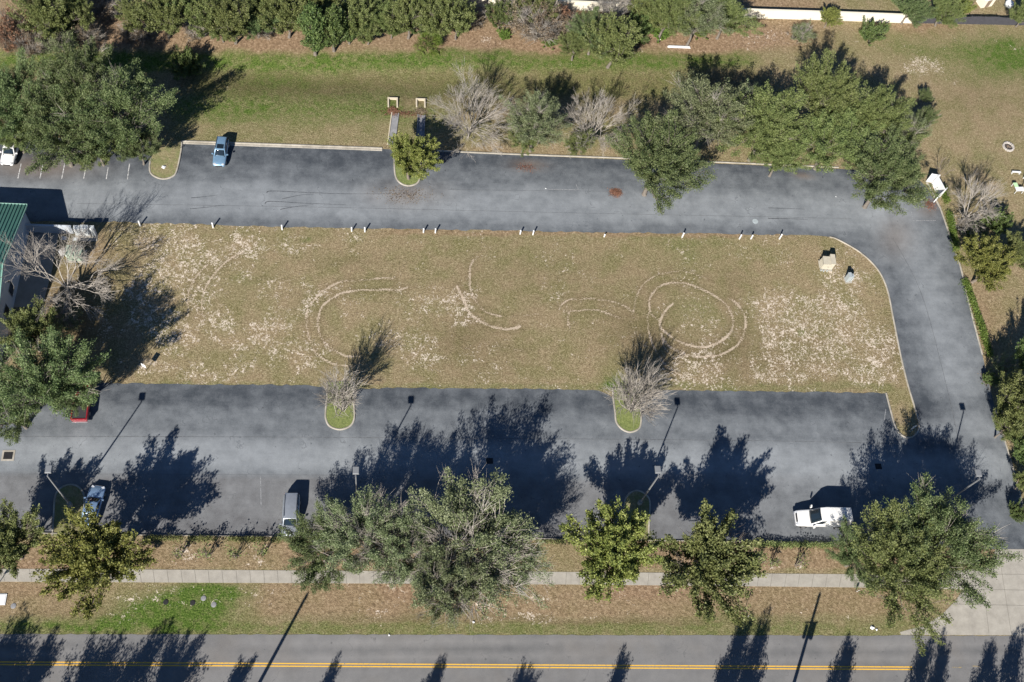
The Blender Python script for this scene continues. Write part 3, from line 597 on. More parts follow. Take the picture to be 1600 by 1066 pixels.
SPEC = {'oakA':(5.5,10,.55),'oakB':(5.5,10.5,.55),'oakC':(5.5,10,.55),'silver':(5.5,10.5,.55),'sparse':(5.5,10.5,.55),'sparseB':(5.5,10.5,.55),'yellowA':(4.5,9,.55),'yellowB':(4.5,9,.55),'darkA':(3.5,7,.9),'darkB':(3.5,8,.95),
 'cedar':(2.2,8,1.8),'bushG':(2.5,2.6,.6),'bushD':(2.5,3.2,.7),'thicket':(3.5,5.5,.8),'willow':(3.5,6,.8),'russet':(3,5,.8),'halfbare':(4.5,8.5,.62),'bareA':(5.6,7.6,.62),'bareB':(5.5,9,.8),'bareC':(3.6,7,.8),'myrtle':(3.0,7.4,1.3),'myrtleS':(1.8,7.2,2),'sapling':(1.6,5,2),'tall':(2.6,10.5,1.8),'round':(3.2,9,.8)}
tn_ = [0]
def tree(key, px, py, R, label, cat='tree', group=None, hs=1.0, base=False, rot=None):
    """px,py = crown centre in the photo (or the foot if base); R crown half-width in metres"""
    tn_[0] += 1; r0, h0, rz = SPEC[key]; k = R/r0; kz = k*hs if k*hs*h0 < 11.5 else 11.5/h0; cz = (h0-r0*rz)*kz
    p = P(px, py) if base else P(px, py, cz)
    o = proto(key); o.location = (p.x, p.y, float(gz(p.x, p.y))-.03); o.rotation_euler = (0, 0, rot if rot is not None else tn_[0]*2.399); o.scale = (k, k, kz)
    return tag(o, label, cat, group)
# ------------------------------------------------------------------ trees: (kind, crown px, crown py, half-width m, label, group, height factor)
GA, GB, GC, GD, GE, GS = 'oaks shading the upper left parking row', 'trees along the upper kerb', 'wooded strip along the top edge', 'trees between the lower lot and the sidewalk', 'trees and brush beyond the east drive', 'trees south of the road'
T_ = [
 ('oakA', 25,150,6.2,'grey green oak at the far left above the white car',GA,.9),
 ('oakB', 118,130,6.2,'grey green oak in the upper middle of the top left cluster',GA,.9),
 ('oakB', 184,172,6.9,'rightmost broad oak of the top left cluster, casting the big shadow on the grass',GA,.85),
 ('oakA', 90,205,6.0,'grey green oak overhanging the striped parking bays',GA,.95),
 ('oakC', 150,225,4.0,'small olive oak between the parking stripes and the broad oak',GA,.9),
 ('oakA', 215,225,3.2,'low oak bough just left of the kerbed island at the top lot',GA,1.1),
 ('oakC', 22,205,3.6,'small olive oak right behind the roof of the white car',GA,1.0),
 ('yellowA', 640,243,4.1,'yellow green tree standing on the upper kerbed island',GB,.9),
 ('bareA', 735,188,5.3,'whitish leafless tree right of the two concrete flumes',GB,.95),
 ('silver', 838,192,4.9,'thin grey green tree right of the whitish leafless one',GB,.95),
 ('bareA', 930,200,4.7,'smaller leafless grey tree left of the big oak over the kerb',GB,.95),
 ('oakA', 1028,250,7.2,'biggest green oak spilling over the upper lot beside the red leaves',GB,.95),
 ('silver', 1108,178,6.9,'silvery oak behind the big oak that spills over the upper lot',GB,.85),
 ('oakC', 1198,198,6.8,'olive oak in the middle of the upper kerb row',GB,.9),
 ('oakC', 1222,240,4.2,'low olive oak bough at the kerb in the middle of the row',GB,1.0),
 ('silver', 1170,160,3.6,'small silvery oak at the back of the upper kerb row',GB,1.0),
 ('oakC', 1296,150,6.2,'tall olive oak at the back with shadow reaching the leaning bush',GB,1.2),
 ('oakC', 1305,212,6.4,'bright olive oak in front of the tall one near the lot corner',GB,.95),
 ('oakC', 1362,180,5.6,'feathery olive oak at the upper right of the kerb row',GB,1.1),
 ('silver', 1418,205,3.4,'grey half bare oak beside the narrow green shrub',GB,1.0),
 ('oakA', 1388,272,6.8,'dark green oak over the corner of the lot beside the white panels',GB,.95),
 ('halfbare', 1408,215,3.4,'twiggy grey tree behind the corner oak',GB,1.0),
 ('bareB', 95,432,5.6,'wide leafless tree spreading beside the green roofed building',None,.95),
 ('yellowB', 45,520,3.6,'olive brown tree under the building windows',None,.9),
 ('oakB', 62,592,6.7,'large oak hiding the red pickup',None,1.0),
 ('oakA', 20,640,4.4,'green oak at the left edge below the large oak hiding the pickup',None,.95),
 ('yellowB', 12,845,4.2,'green tree cut by the left edge beside the sidewalk',GD,.95),
 ('yellowA', 152,858,6.0,'yellow green tree beside the blue sedan',GD,.95),
 ('oakA', 506,852,4.9,'round green tree right of the silver minivan',GD,.95),
 ('sparse', 576,835,6.0,'sparse twiggy tree over the second island of the lower row',GD,1.0),
 ('sparse', 645,855,5.6,'thin tree in the middle of the large central clump',GD,1.05),
 ('sparse', 728,847,8.8,'tallest sparse tree of the central clump',GD,1.05),
 ('sparse', 705,915,4.6,'low feathery bough hanging over the sidewalk in the centre',GD,1.5),
 ('sparseB', 800,862,5.2,'wispy grey tree at the right end of the central clump',GD,1.1),
 ('yellowA', 962,860,6.0,'yellow green tree below the lower right kerbed island',GD,.95),
 ('yellowB', 1108,868,6.5,'olive tree right of the yellow green one along the sidewalk',GD,1.0),
 ('oakA', 1345,862,4.0,'dark green oak bough touching the white van',GD,1.0),
 ('oakC', 1418,882,7.3,'broad olive oak over the sidewalk beside the driveway',GD,1.0),
 ('oakB', 1478,842,7.2,'wide grey green oak reaching over the east drive',GD,1.0),
 ('bareC', 1524,322,3.9,'leafless grey tree right of the hedge',GE,.95),
 ('bushD', 1562,345,2.6,'dark shrub under the leafless grey tree',GE,1.2),
 ('bushD', 1520,360,1.7,'small dark shrub at the foot of the leafless grey tree',GE,1.2),
 ('yellowA', 1548,412,4.6,'yellow green tree beside the hedge on the right',GE,.75),
 ('yellowB', 1590,392,3.2,'olive tree at the right edge behind the yellow green one',GE,.8),
 ('darkB', 1596,625,4.2,'tall green tree at the right edge beside the drive',GE,1.1),
 ('darkB', 1580,665,2.7,'bright green tree leaning over the east drive',GE,1.1),
 ('darkA', 1610,700,3.4,'green tree at the right edge below the leaning one',GE,1.0),
 ('darkB', 1606,752,2.2,'lowest green bush at the right edge above the driveway',GE,1.0),
 ('willow', 1572,575,2.0,'grey twiggy brush between the hedge end and the tall green tree',GE,1.0),
 ('bushD', 1545,592,1.3,'dark low bush at the lower end of the hedge',GE,1.2),
 ('darkA', 1622,560,3.4,'dark tree off the right edge throwing shade on the litter',GE,1.2),
 ('sapling', 1470,272,1.6,'bent leafless sapling above the white panels',GE,1.0),
 ('sapling', 1484,302,1.2,'leafless sapling stem nearest the white panels',GE,1.0),
 ('oakB', 1448,185,1.9,'narrow green shrub standing alone right of the oaks',GE,1.6),
 ('oakA', 1447,150,1.3,'small dark shrub at the tip of the narrow green one',GE,1.2),
 ('oakC', 100,5,3.0,'olive treetop cut by the top edge, third from the left corner',GC,1.0),
 ('darkB', 280,2,3.0,'green treetop cut by the top edge above the leafless gap tree',GC,1.0),
 ('darkB', 415,4,3.0,'green treetop behind the white stemmed brush',GC,1.0),
 ('oakC', 508,6,3.4,'olive treetop behind the two tall cedars',GC,1.0),
 ('darkB', 575,45,2.0,'small green tree at the litter edge between cedars and palmetto',GC,.9),
 ('darkA', 660,30,2.6,'green tree touching the palmetto from behind',GC,1.0),
 ('darkB', 715,30,2.4,'green tree right above the palmetto',GC,1.0),
 ('oakC', 345,40,2.2,'low olive tree at the litter edge left of the white stemmed brush',GC,.9),
 ('thicket', 130,50,2.2,'brown scrub right of the pale dry scrub on the left',GC,.9),
 ('oakC', 900,65,2.4,'olive bough at the left of the big grass side tree',GC,1.0),
 ('oakB', 118,612,2.9,'low oak bough directly over the bed of the red pickup',None,1.3),
 ('willow', 100,500,2.4,'grey twiggy brush under the wide leafless tree',None,.8),
 ('darkA', 1590,800,1.6,'small green bush at the right edge just above the driveway',GE,1.0),
 ('darkB', 1012,14,2.8,'green treetop at the top edge right of the big grass side tree',GC,1.0),
 ('thicket', 885,42,2.2,'brown scrub below the pale wall gap',GC,.9),
 ('darkB', 840,5,2.8,'green treetop above the grey brown thicket',GC,1.0),
 ('oakC', 820,212,2.9,'low yellow green bough at the foot of the thin grey green tree',GB,1.0),
 ('oakC', 905,222,2.4,'low green bush at the foot of the smaller leafless grey tree',GB,1.0),
 # top strip, left to right
 ('russet', 18,45,3.0,'reddish brown thicket in the top left corner',GC,1.0),
 ('thicket', 45,62,2.4,'grey twiggy scrub beside the reddish thicket',GC,1.0),
 ('darkB', 72,18,3.3,'green tree in the top left corner behind grey scrub',GC,1.0),
 ('bushD', 42,48,1.6,'small dark green bush between the reddish and grey scrub',GC,1.0),
 ('darkB', 118,22,2.5,'yellowish green tree, second from the left along the top edge',GC,1.0),
 ('willow', 92,55,2.6,'pale dry scrub below the two left green trees',GC,.9),
 ('thicket', 158,8,2.6,'dry brown vines on the top edge above the orange litter',GC,.7),
 ('darkB', 212,22,2.3,'green bush on the top edge right of the dry vines',GC,.9),
 ('thicket', 200,48,1.5,'small grey brush pile on the litter',GC,.6),
 ('thicket', 222,52,1.6,'brown brush pile just right of the grey one',GC,.5),
 ('darkB', 255,18,3.0,'green tree in front of the bare dark gap on the top edge',GC,1.0),
 ('bareC', 288,25,2.0,'small dark leafless tree in the top edge gap',GC,.9),
 ('bushD', 290,92,2.3,'bushy shrub at the right end of the oak shadow',GC,1.2),
 ('darkB', 325,22,2.8,'green tree right of the leafless gap on the top edge',GC,1.0),
 ('thicket', 305,48,1.6,'low grey scrub in front of the green tree near the gap',GC,.6),
 ('darkB', 362,25,3.2,'round green tree left of the white stemmed brush',GC,1.0),
 ('oakA', 400,28,3.0,'grey green tree right above the white stemmed brush',GC,.8),
 ('thicket', 412,48,1.3,'white stemmed brush at the edge of the orange litter',GC,.7),
 ('darkB', 448,16,3.2,'light green tree above the orange litter',GC,1.0),
 ('cedar', 490,38,2.6,'left one of the two tall cedars reaching down to the grass',GC,1.0),
 ('cedar', 520,38,2.3,'right one of the two tall cedars reaching down to the grass',GC,1.0),
 ('darkA', 475,8,2.8,'dark green tree behind the left tall cedar',GC,1.0),
 ('darkB', 552,22,2.9,'green tree immediately right of the two tall cedars',GC,1.0),
 ('cedar', 545,40,1.7,'short cedar right of the two tall ones',GC,.9),
 ('oakC', 592,20,3.2,'olive tree halfway between the tall cedars and the palmetto',GC,.8),
 ('darkB', 640,18,3.2,'green tree just left above the palmetto',GC,1.0),
 ('darkA', 612,38,2.0,'small dark evergreen left of the palmetto',GC,1.0),
 ('darkB', 692,22,3.4,'green tree above the palmetto',GC,1.0),
 ('thicket', 738,22,2.2,'grey bare scrub left of the first pale wall piece',GC,.8),
 ('darkA', 782,22,2.2,'green tree at the left of the brown mottled mass',GC,1.0),
 ('thicket', 815,18,3.6,'brown mottled thicket with reddish spots',GC,.95),
 ('thicket', 845,32,3.6,'grey brown thicket reaching down to a bright bush',GC,.95),
 ('russet', 870,22,2.4,'reddish brown thicket left of the pale wall gap',GC,.9),
 ('bushG', 858,62,1.3,'bright green bush under the grey brown thicket',GC,.8),
 ('bushG', 788,52,1.0,'small bright bush at the left foot of the brown mass',GC,.9),
 ('oakA', 928,50,3.4,'large grey green tree reaching down into the grass, left half',GC,.85),
 ('darkB', 962,60,3.6,'large green tree reaching furthest into the grass strip',GC,1.0),
 ('darkA', 1000,40,2.4,'dark evergreen at the right side of the big grass side tree',GC,1.1),
 ('bareC', 962,5,3.0,'pale leafless tree behind the big grass side tree',GC,.9),
 ('oakC', 1045,15,4.2,'olive willow like tree left of the grass side bushes',GC,1.0),
 ('bushG', 1032,48,1.7,'bright green bush right of the big grass side tree',GC,.9),
 ('bushG', 1092,46,1.5,'second bright green bush below the silvery trees',GC,.8),
 ('silver', 1092,20,4.0,'silvery green tree in the middle of the willow like group',GC,1.0),
 ('oakC', 1135,22,4.0,'olive feathery tree pointing down to the orange litter',GC,.8),
 ('thicket', 1070,35,1.8,'white stemmed scrub between the two bright bushes',GC,.8),
 ('willow', 1252,50,1.9,'half fallen wilted bush in front of the cream wall',GC,.6),
 ('yellowA', 1298,22,1.7,'yellow green sapling leaning over the cream wall',GC,.9),
 ('bushD', 1362,50,2.2,'dark green bush in front of the right end of the cream wall',GC,1.0),
 ('oakA', 1425,8,3.1,'green tree overhanging the right end of the cream wall',GC,.8),
 ('oakC', 1478,12,3.0,'olive tree above the grey fence',GC,.8),
 ('yellowA', 1508,10,1.7,'yellow green bush by the white shed roof',GC,.8),
 ('darkB', 1602,20,2.2,'green bush behind the grey fence at the right corner',GC,.8),
 ('bushD', 1000,60,1.0,'small dark bush at the edge of the pine straw',GC,.8),
]
for k_, x_, y_, R_, lb, gr, hs_ in T_:
    if gr is GC: R_ *= 1.22; y_ += 2
    if gr is GD: hs_ *= .88; y_ += 6
    c_ = {'bushG':'bush','bushD':'bush','thicket':'thicket','willow':'thicket','russet':'thicket','sapling':'sapling'}.get(k_, 'tree')
    if 'bush' in lb.split(',')[0] and c_ == 'tree' and R_ < 2.6: c_ = 'bush'
    tree(k_, x_, y_, R_, lb, c_, gr, hs_)
tree('myrtleS', 535, 640, 2.1, 'vase shaped leafless crape myrtle on the left middle island', 'tree', 'crape myrtles on the middle islands', 1.0, base=True)
tree('myrtle', 984, 640, 3.3, 'wide pale leafless crape myrtle on the right middle island', 'tree', 'crape myrtles on the middle islands', 1.0, base=True)
# trees across the road whose shadows fall on the asphalt
for k_, tx, ty, h_, R_, lb in (('round',40,995,9.5,3.8,'leftmost bushy tree south of the road'),('tall',100,985,10,3.0,'tall tree south of the road, second from the left'),('round',175,1010,9,3.4,'round tree south of the road near the green verge'),('tall',262,972,11,3.0,'tallest tree south of the left verge'),('round',300,995,9.5,2.8,'bushy tree right of the tallest one south of the road'),
     ('tall',395,1016,8.5,2.2,'narrow tree beside the left utility pole'),('tall',535,1022,8,1.6,'small slim tree left of the middle south of the road'),('tall',700,1014,8.5,1.8,'slim tree in the middle south of the road'),('round',830,1044,6.5,1.6,'small round tree south of the road right of the middle'),('tall',985,1008,8.5,2.0,'slim tree south of the road below the lower right island'),
     ('tall',1172,946,12,2.5,'left one of the tall pair south of the road'),('tall',1202,952,12,2.3,'right one of the tall pair south of the road'),('tall',1335,983,10,2.3,'conical tree right of the right utility pole'),('tall',1452,988,10,2.4,'left conical tree opposite the driveway'),('tall',1482,985,10.5,2.2,'second conical tree opposite the driveway'),('tall',1552,988,10,2.2,'third conical tree opposite the driveway'),('tall',1592,980,10.5,2.6,'conical tree at the far right south of the road')):
    r0, h0, rz = SPEC[k_]; p = P(tx, ty); Ls = h_/math.tan(SUN_EL)
    bx, by = p.x-math.sin(SHADOW_AZ)*Ls, p.y-math.cos(SHADOW_AZ)*Ls
    o = proto(k_); tn_[0] += 1; o.location = (bx, by, -.03); o.rotation_euler = (0, 0, tn_[0]*2.399); o.scale = (R_/r0, R_/r0, h_/h0); tag(o, lb, 'tree', GS)
# ------------------------------------------------------------------ palmetto
def palmetto(px, py, R):
    rs = np.random.RandomState(7); p = P(px, py); root = empty('palmetto', (p.x, p.y, 0), 0, 'glossy palmetto clump with strap leaves below the green trees', 'palm'); V = []; Fc = []; st = []
    for i in range(70):
        a = rs.uniform(0, 6.28); el = rs.uniform(.2, 1.35); d = np.array([math.cos(a)*math.cos(el), math.sin(a)*math.cos(el), math.sin(el)]); c0 = rs.normal(0, .35, 3)*[1,1,0]; e = c0+d*R*.75
        st.append((np.array([c0, (c0+e)/2+[0,0,.1], e]), np.array([.03,.02,.012])))
        for j in range(11):
            b_ = (j-5)/5*1.2; side = np.cross(d, [0,0,1.]); side /= np.linalg.norm(side)+1e-9; dd = d*math.cos(b_)+side*math.sin(b_); dd[2] -= .25; dd /= np.linalg.norm(dd); up = np.cross(dd, side+rs.normal(0,.3,3)); up /= np.linalg.norm(up)+1e-9; w = np.cross(dd, up)*.035; l_ = R*.42*rs.uniform(.8, 1.2)
            n0 = len(V); V += [e, e+dd*l_*.5+w, e+dd*l_-[0,0,.12], e+dd*l_*.5-w]; Fc.append((n0, n0+1, n0+2, n0+3))
    v, f = tubes(st, 3); npmesh('stem', v, f, M['lf_olive'], root); npmesh('fronds', V, Fc, M['lf_bright'], root)
palmetto(671, 72, 2.3)
# ------------------------------------------------------------------ hedges
def hedge(pix, wid, h, mat, label, dens=420, group=None, seed=1, size=.16, thin=0.0, stems=3.0):
    rs = np.random.RandomState(seed); W3 = [np.array(P(*q)) for q in smoothline(pix, 4)]; ln = sum(np.linalg.norm(b-a) for a, b in zip(W3, W3[1:])); n = int(ln*dens*wid)
    seg = np.array([np.linalg.norm(b-a) for a, b in zip(W3, W3[1:])]); si = rs.choice(len(seg), n, p=seg/seg.sum()); A = np.array(W3)[si]; B = np.array(W3)[si+1]
    t_ = rs.rand(n, 1); pos = A+(B-A)*t_; al = np.cumsum(seg)[si]+t_[:, 0]*0; s_ = fbm(pos[:, 0]*1.0, pos[:, 1]*1.0, 1.1, 2); keep = s_ > thin
    off = rs.normal(0, .34, (n, 2))*wid; pos[:, :2] += off; pos[:, 2] = np.abs(rs.uniform(.08, 1, n))*h*np.sqrt(np.clip(1-(np.hypot(off[:, 0], off[:, 1])/wid)**2, .1, 1))*(.6+.8*s_)
    pos = pos[keep]; c = np.array(W3[0]); root = empty('hedge', tuple(c), 0, label, 'hedge', group); pos = pos-c
    V, Fc = leafquads(rs, pos, np.tile([0, 0, .7], (len(pos), 1)), size, .6); npmesh('foliage', V, Fc, mat, root)
    st = []
    for k in range(int(ln*stems)):
        j = rs.choice(len(seg), p=seg/seg.sum()); q = W3[j]+(W3[j+1]-W3[j])*rs.rand()-c; q[2] = 0; e = q+rs.normal(0, .12, 3); e[2] = h*.8; st.append((np.array([q, (q+e)/2, e]), np.array([.02,.015,.008])))
    V, Fc = tubes(st, 3); npmesh('stems', V, Fc, M['twig_dark'], root)
hedge([(1473,297),(1478,318)], .75, .9, M['lf_bright'], 'short bright green hedge piece beside the white panels', 700, 'hedge pieces along the east kerb', 2)
hedge([(1481,334),(1487,362),(1493,392)], .8, .9, M['lf_bright'], 'bright green hedge piece below the gap near the white panels', 700, 'hedge pieces along the east kerb', 3)
hedge([(1505,440),(1520,480),(1534,520),(1546,558)], .75, .9, M['lf_bright'], 'long bright green hedge piece along the bend of the east kerb', 700, 'hedge pieces along the east kerb', 4)
hedge([(225,842),(330,843),(440,845)], .55, .75, M['lf_olive'], 'low patchy hedge along the kerb left of the silver minivan', 420, 'low hedges behind the lower kerb', 5, thin=.36)
hedge([(840,847),(915,848)], .5, .6, M['lf_olive'], 'low patchy hedge along the kerb left of the lower right island', 300, 'low hedges behind the lower kerb', 6, thin=.42)
hedge([(1170,852),(1230,852),(1300,854)], .6, .8, M['lf_olive'], 'low leafy hedge along the kerb below the white van', 480, 'low hedges behind the lower kerb', 7, thin=.34)
hedge([(0,838),(60,838)], .5, .7, M['lf_olive'], 'low hedge along the kerb at the far left', 420, 'low hedges behind the lower kerb', 8, thin=.34)
# tall thin shrubs with sparse leaves behind the kerb
def lanky(px, py, seed, label):
    rs = np.random.RandomState(seed); p = P(px, py); root = empty('lanky_shrub', (p.x, p.y, 0), 0, label, 'shrub', 'lanky shrubs in the litter strip'); st = []; E_ = []
    for i in range(7):
        e = np.array([rs.normal(0, .45), rs.normal(0, .3), rs.uniform(1.7, 3.0)]); st.append((curve(np.array([rs.normal(0,.08), rs.normal(0,.08), 0]), e, rs, 4, 0, .04), np.array([.05,.04,.03,.015])))
        for k in range(5): q = e*rs.uniform(.5, 1); d = rs.normal(0, .3, 3); d[2] = abs(d[2]); st.append((np.array([q, q+d*.5, q+d]), np.array([.018,.012,.006]))); E_.append(q+d)
    V, Fc = tubes(st, 4); npmesh('stems', V, Fc, M['twig_dark'], root); E_ = np.array(E_); s_ = rs.choice(len(E_), 130); V, Fc = leafquads(rs, E_[s_]+rs.normal(0, .22, (130, 3)), np.tile([0,0,.5], (130,1)), .22, .7); npmesh('leaves', V, Fc, M['lf_olive'], root)
for i, (x_, y_, lb) in enumerate(((283,870,'lanky shrub left of the pale sand spot'),(325,871,'second lanky shrub from the left, left of the minivan'),(368,871,'third lanky shrub from the left, left of the minivan'),(412,868,'lanky shrub nearest the silver minivan on its left'),(1183,878,'lanky shrub beside the olive tree'),(1204,882,'middle lanky shrub below the white van'),(1243,884,'lanky shrub on the pale sand spot below the white van'))):
    lanky(x_, y_, 60+i, lb)
# leaf heaps on the asphalt
def heap(px, py, w, h, n, mat, label, seed):
    rs = np.random.RandomState(seed); c = P(px, py); d = rs.normal(0, .42, (n, 2)); pos = np.c_[d[:, 0]*w, d[:, 1]*h, .03+.10*np.exp(-(d**2).sum(1)*3)*rs.rand(n)]
    V, Fc = leafquads(rs, pos, np.c_[rs.normal(0,1,(n,2)), rs.normal(0,.2,n)], .14, .6); o = npmesh('fallen_leaves', V, Fc, mat); o.location = (c.x, c.y, .01); tag(o, label, 'leaf litter', None, 'stuff')
heap(962, 301, .95, .8, 1400, M['lf_red'], 'heap of reddish fallen leaves on the asphalt beside the big oak', 1)
heap(822, 262, 1.8, .9, 260, M['lf_red'], 'thin scatter of russet leaves on the upper lot', 2)
heap(632, 305, 4.5, 1.6, 500, M['lf_brown'], 'thin brown leaf scatter below the upper island', 3)
heap(1452, 320, 1.2, 1.2, 500, M['lf_red'], 'reddish leaves at the lot corner by the white panels', 4)
heap(1540, 592, .8, 1.6, 300, M['lf_brown'], 'brown leaves along the east kerb end', 5)
heap(630, 178, 5, .8, 700, M['lf_red'], 'russet leaves drifted between the two flumes', 6)
# ------------------------------------------------------------------ building
M['roof'] = simple('green_metal_roof', (.085,.205,.165), .5, .3, .08, 1.5)
M['trim'] = simple('pale_green_trim', (.30,.50,.42), .5, .2, .06, 2)
M['wall'] = simple('white_stucco', (.46,.50,.55), .85, 0, .05, 1.2)
M['glass'] = simple('dark_window_glass', (.012,.016,.024), .08, 0, .05, 2, coat=.6)
M['frame'] = simple('window_frame_metal', (.35,.37,.38), .4, .3, .05)
M['white'] = simple('white_painted_metal', (.62,.63,.64), .5, 0, .05, 2)
M['pale'] = simple('pale_plastic', (.50,.53,.54), .5, 0, .06, 3)
M['black'] = simple('black_rubber', (.018,.018,.02), .7, 0, .1, 5)
M['iron'] = simple('cast_iron', (.03,.03,.032), .7, .5, .2, 8)
M['wood'] = simple('weathered_wood', (.20,.15,.11), .85, 0, .2, 3)
M['greyfence'] = simple('dark_grey_fence_boards', (.045,.045,.055), .8, 0, .18, 2)
M['cream'] = simple('cream_masonry', (.62,.58,.48), .85, 0, .06, .8)
def solvez(fx, fy, X=None, Y=None):
    best = min((abs((P(fx, fy, z).x-X) if X is not None else (P(fx, fy, z).y-Y)), z) for z in np.arange(.5, 16, .05)); return best[1]
wb = P(46, 362); wb2 = P(15, 479); WX = wb.x                         # east wall plane
zE = solvez(42, 320, X=WX+.45); pE = P(42, 320, zE); zR = solvez(4, 412, X=WX+.45); pR = P(4, 412, zR)
YN = pE.y-.45; yR = pR.y; YS = 2*yR-YN; XW = WX-34
b_ = empty('commercial_building', (WX, yR, 0), 0, 'pale stucco building with green standing seam metal roof at the left edge', 'building')
def loc(p): return (p[0]-WX, p[1]-yR, p[2])
def bmesh_part(name, vs, fs, mat, parent=b_): return MB().add([loc(v) for v in vs], fs).build(name, mat, parent)
sl_ = (zR-zE)/(yR-pE.y); zw = lambda y: zR-.12-abs(y-yR)*abs(sl_)
bmesh_part('wall', [(WX,YN,-.1),(WX,YS,-.1),(WX,YS,zw(YS)),(WX,yR,zw(yR)),(WX,YN,zw(YN)),(XW,YN,-.1),(XW,YS,-.1),(XW,YS,zw(YS)),(XW,yR,zw(yR)),(XW,YN,zw(YN))],
           [(4,3,2,1,0),(5,6,7,8,9),(0,5,9,4),(2,7,6,1)], M['wall'])
yN2 = pE.y; yS2 = 2*yR-pE.y; XE = WX+.45
rf_ = bmesh_part('roof', [(XE,yN2,zE),(XE,yR,zR),(XE,yS2,zE),(XW,yN2,zE),(XW,yR,zR),(XW,yS2,zE),(XE,yN2,zE-.1),(XE,yR,zR-.1),(XE,yS2,zE-.1),(XW,yN2,zE-.1),(XW,yR,zR-.1),(XW,yS2,zE-.1)],
           [(0,3,4,1),(1,4,5,2),(7,10,9,6),(8,11,10,7),(0,1,7,6),(1,2,8,7),(3,0,6,9),(5,11,8,2)], M['roof'])
rb_ = MB(); nseam = int((XE-XW)/.42)
for i in range(nseam):
    x = XE-.2-i*.42
    for ya_ in (yN2, yS2):
        a = Vector(loc((x, ya_, zE+.02))); c = Vector(loc((x, yR, zR+.02))); rb_.add([a+Vector((-.03,0,0)), a+Vector((.03,0,0)), c+Vector((.03,0,0)), c+Vector((-.03,0,0)), a+Vector((-.015,0,.07)), a+Vector((.015,0,.07)), c+Vector((.015,0,.07)), c+Vector((-.015,0,.07))], [(4,5,6,7),(0,4,7,3),(5,1,2,6),(0,1,5,4)])
rb_.build('roof_seams', M['roof'], rf_)
tr_ = MB()
for ya_ in (yN2, yS2):
    a = loc((XE+.03, ya_, zE-.02)); c = loc((XE+.03, yR, zR-.02)); tr_.add([(a[0],a[1],a[2]-.16),(a[0]+.05,a[1],a[2]-.16),(a[0]+.05,a[1],a[2]+.09),(a[0],a[1],a[2]+.09),(c[0],c[1],c[2]-.16),(c[0]+.05,c[1],c[2]-.16),(c[0]+.05,c[1],c[2]+.09),(c[0],c[1],c[2]+.09)], [(0,1,2,3),(0,4,5,1),(1,5,6,2),(2,6,7,3),(3,7,4,0)])
    q = loc(((XE+XW)/2, ya_+(.06 if ya_ == yN2 else -.06), zE-.04)); tr_.box(q, (XE-XW, .12, .14))
tr_.build('gutter', M['trim'], rf_)
for fx, fy in ((18, 452), (7, 487)):
    z = 1.9; yy = P(fx, fy, z).y
    w_ = MB().box((.02, yy-yR, z), (.06, 1.5, 1.6)).build('window', M['frame'], b_); MB().box((.055, yy-yR, z), (.02, 1.36, 1.46)).build('pane', M['glass'], w_)
MB().box((.05, P(10,441,3).y-yR, 3.2), (.1,.16,.25)).build('wall_lamp', M['iron'], b_)
# low screen wall off the corner
a = P(40, 362); c = P(114, 362); o = MB().box(((a.x+c.x)/2-.3, a.y+.0, .8), (c.x-a.x+.9, .16, 1.6)).box(((a.x+c.x)/2-.3, a.y, 1.64), (c.x-a.x+1.0, .24, .08)).build('screen_wall', M['wall'])
tag(o, 'low painted screen wall running east from the green roofed building corner', 'wall')
slab('patio_slab', [(47,364),(92,364),(82,420),(66,480),(18,480)], -.05, .025, M['concrete'])
slab('equipment_slab', [(118,366),(153,366),(152,377),(116,377)], -.05, .06, M['concrete'])
M['gravel'] = island_mat('dark_mulch', (.03,.024,.016), (.08,.06,.04), (.16,.12,.08))
# condensers
def condenser(px, py, d, label, doors):
    p = P(px, py); r = empty('utility_cabinet', (p.x, p.y, .06), 0, label, 'utility cabinet', 'cabinets on the equipment slab')
    MB().box((0,0,d[2]/2), d).build('housing', M['white'], r, bevel=.03)
    MB().box((0,0,d[2]+.02), (d[0]*1.05, d[1]*1.05, .05)).build('lid', M['pale'], r, bevel=.015)
    for k in range(doors): MB().box(((k-(doors-1)/2)*d[0]/doors*.98, -d[1]/2-.012, d[2]/2), (d[0]/doors*.86, .02, d[2]*.82)).build('door', M['pale'], r)
    MB().box((0,-d[1]/2-.035, d[2]*.55), (.05,.03,.14)).build('handle', M['iron'], r)
condenser(124, 366, (.75,.6,1.5), 'leftmost white cabinet beside the end of the screen wall', 1); condenser(136, 366, (.95,.6,1.6), 'widest white cabinet, middle of the three on the slab', 2); condenser(148, 367, (.5,.5,1.7), 'narrow white cabinet, right end of the slab', 1)
p = P(120, 401); r = empty('transformer', (p.x, p.y, 0), 0, 'pale green pad transformer in front of the cabinets', 'transformer')
M['tgreen'] = simple('faded_green_enamel', (.26,.34,.27), .6, 0, .15, 3)
MB().box((0,0,.06), (2.3,1.9,.12)).build('pad', M['concrete'], r); MB().box((0,0,.85), (1.9,1.4,1.46)).build('housing', M['tgreen'], r, bevel=.05)
MB().box((0,-.05,1.62), (2.0,1.5,.08)).build('lid', M['tgreen'], r, bevel=.03)
for s_ in (-1, 1): MB().box((s_*.46,-.715,.85), (.84,.03,1.2)).build('door', M['tgreen'], r)
fin = MB(); [fin.box((-.75+.17*k, .76, .9), (.03,.14,1.1)) for k in range(10)]; fin.build('cooling_fins', M['tgreen'], r)
o = MB(); q = P(97, 398); 
for k in range(3): o.box((k*.32, 0, .35), (.06,.9,.7), .6)
o.box((.32,0,.72), (1.0,.9,.05), .6); o = o.build('pallet', M['white']); o.location = (q.x, q.y, 0); tag(o, 'small white slatted stand left of the pale green transformer', 'stand')
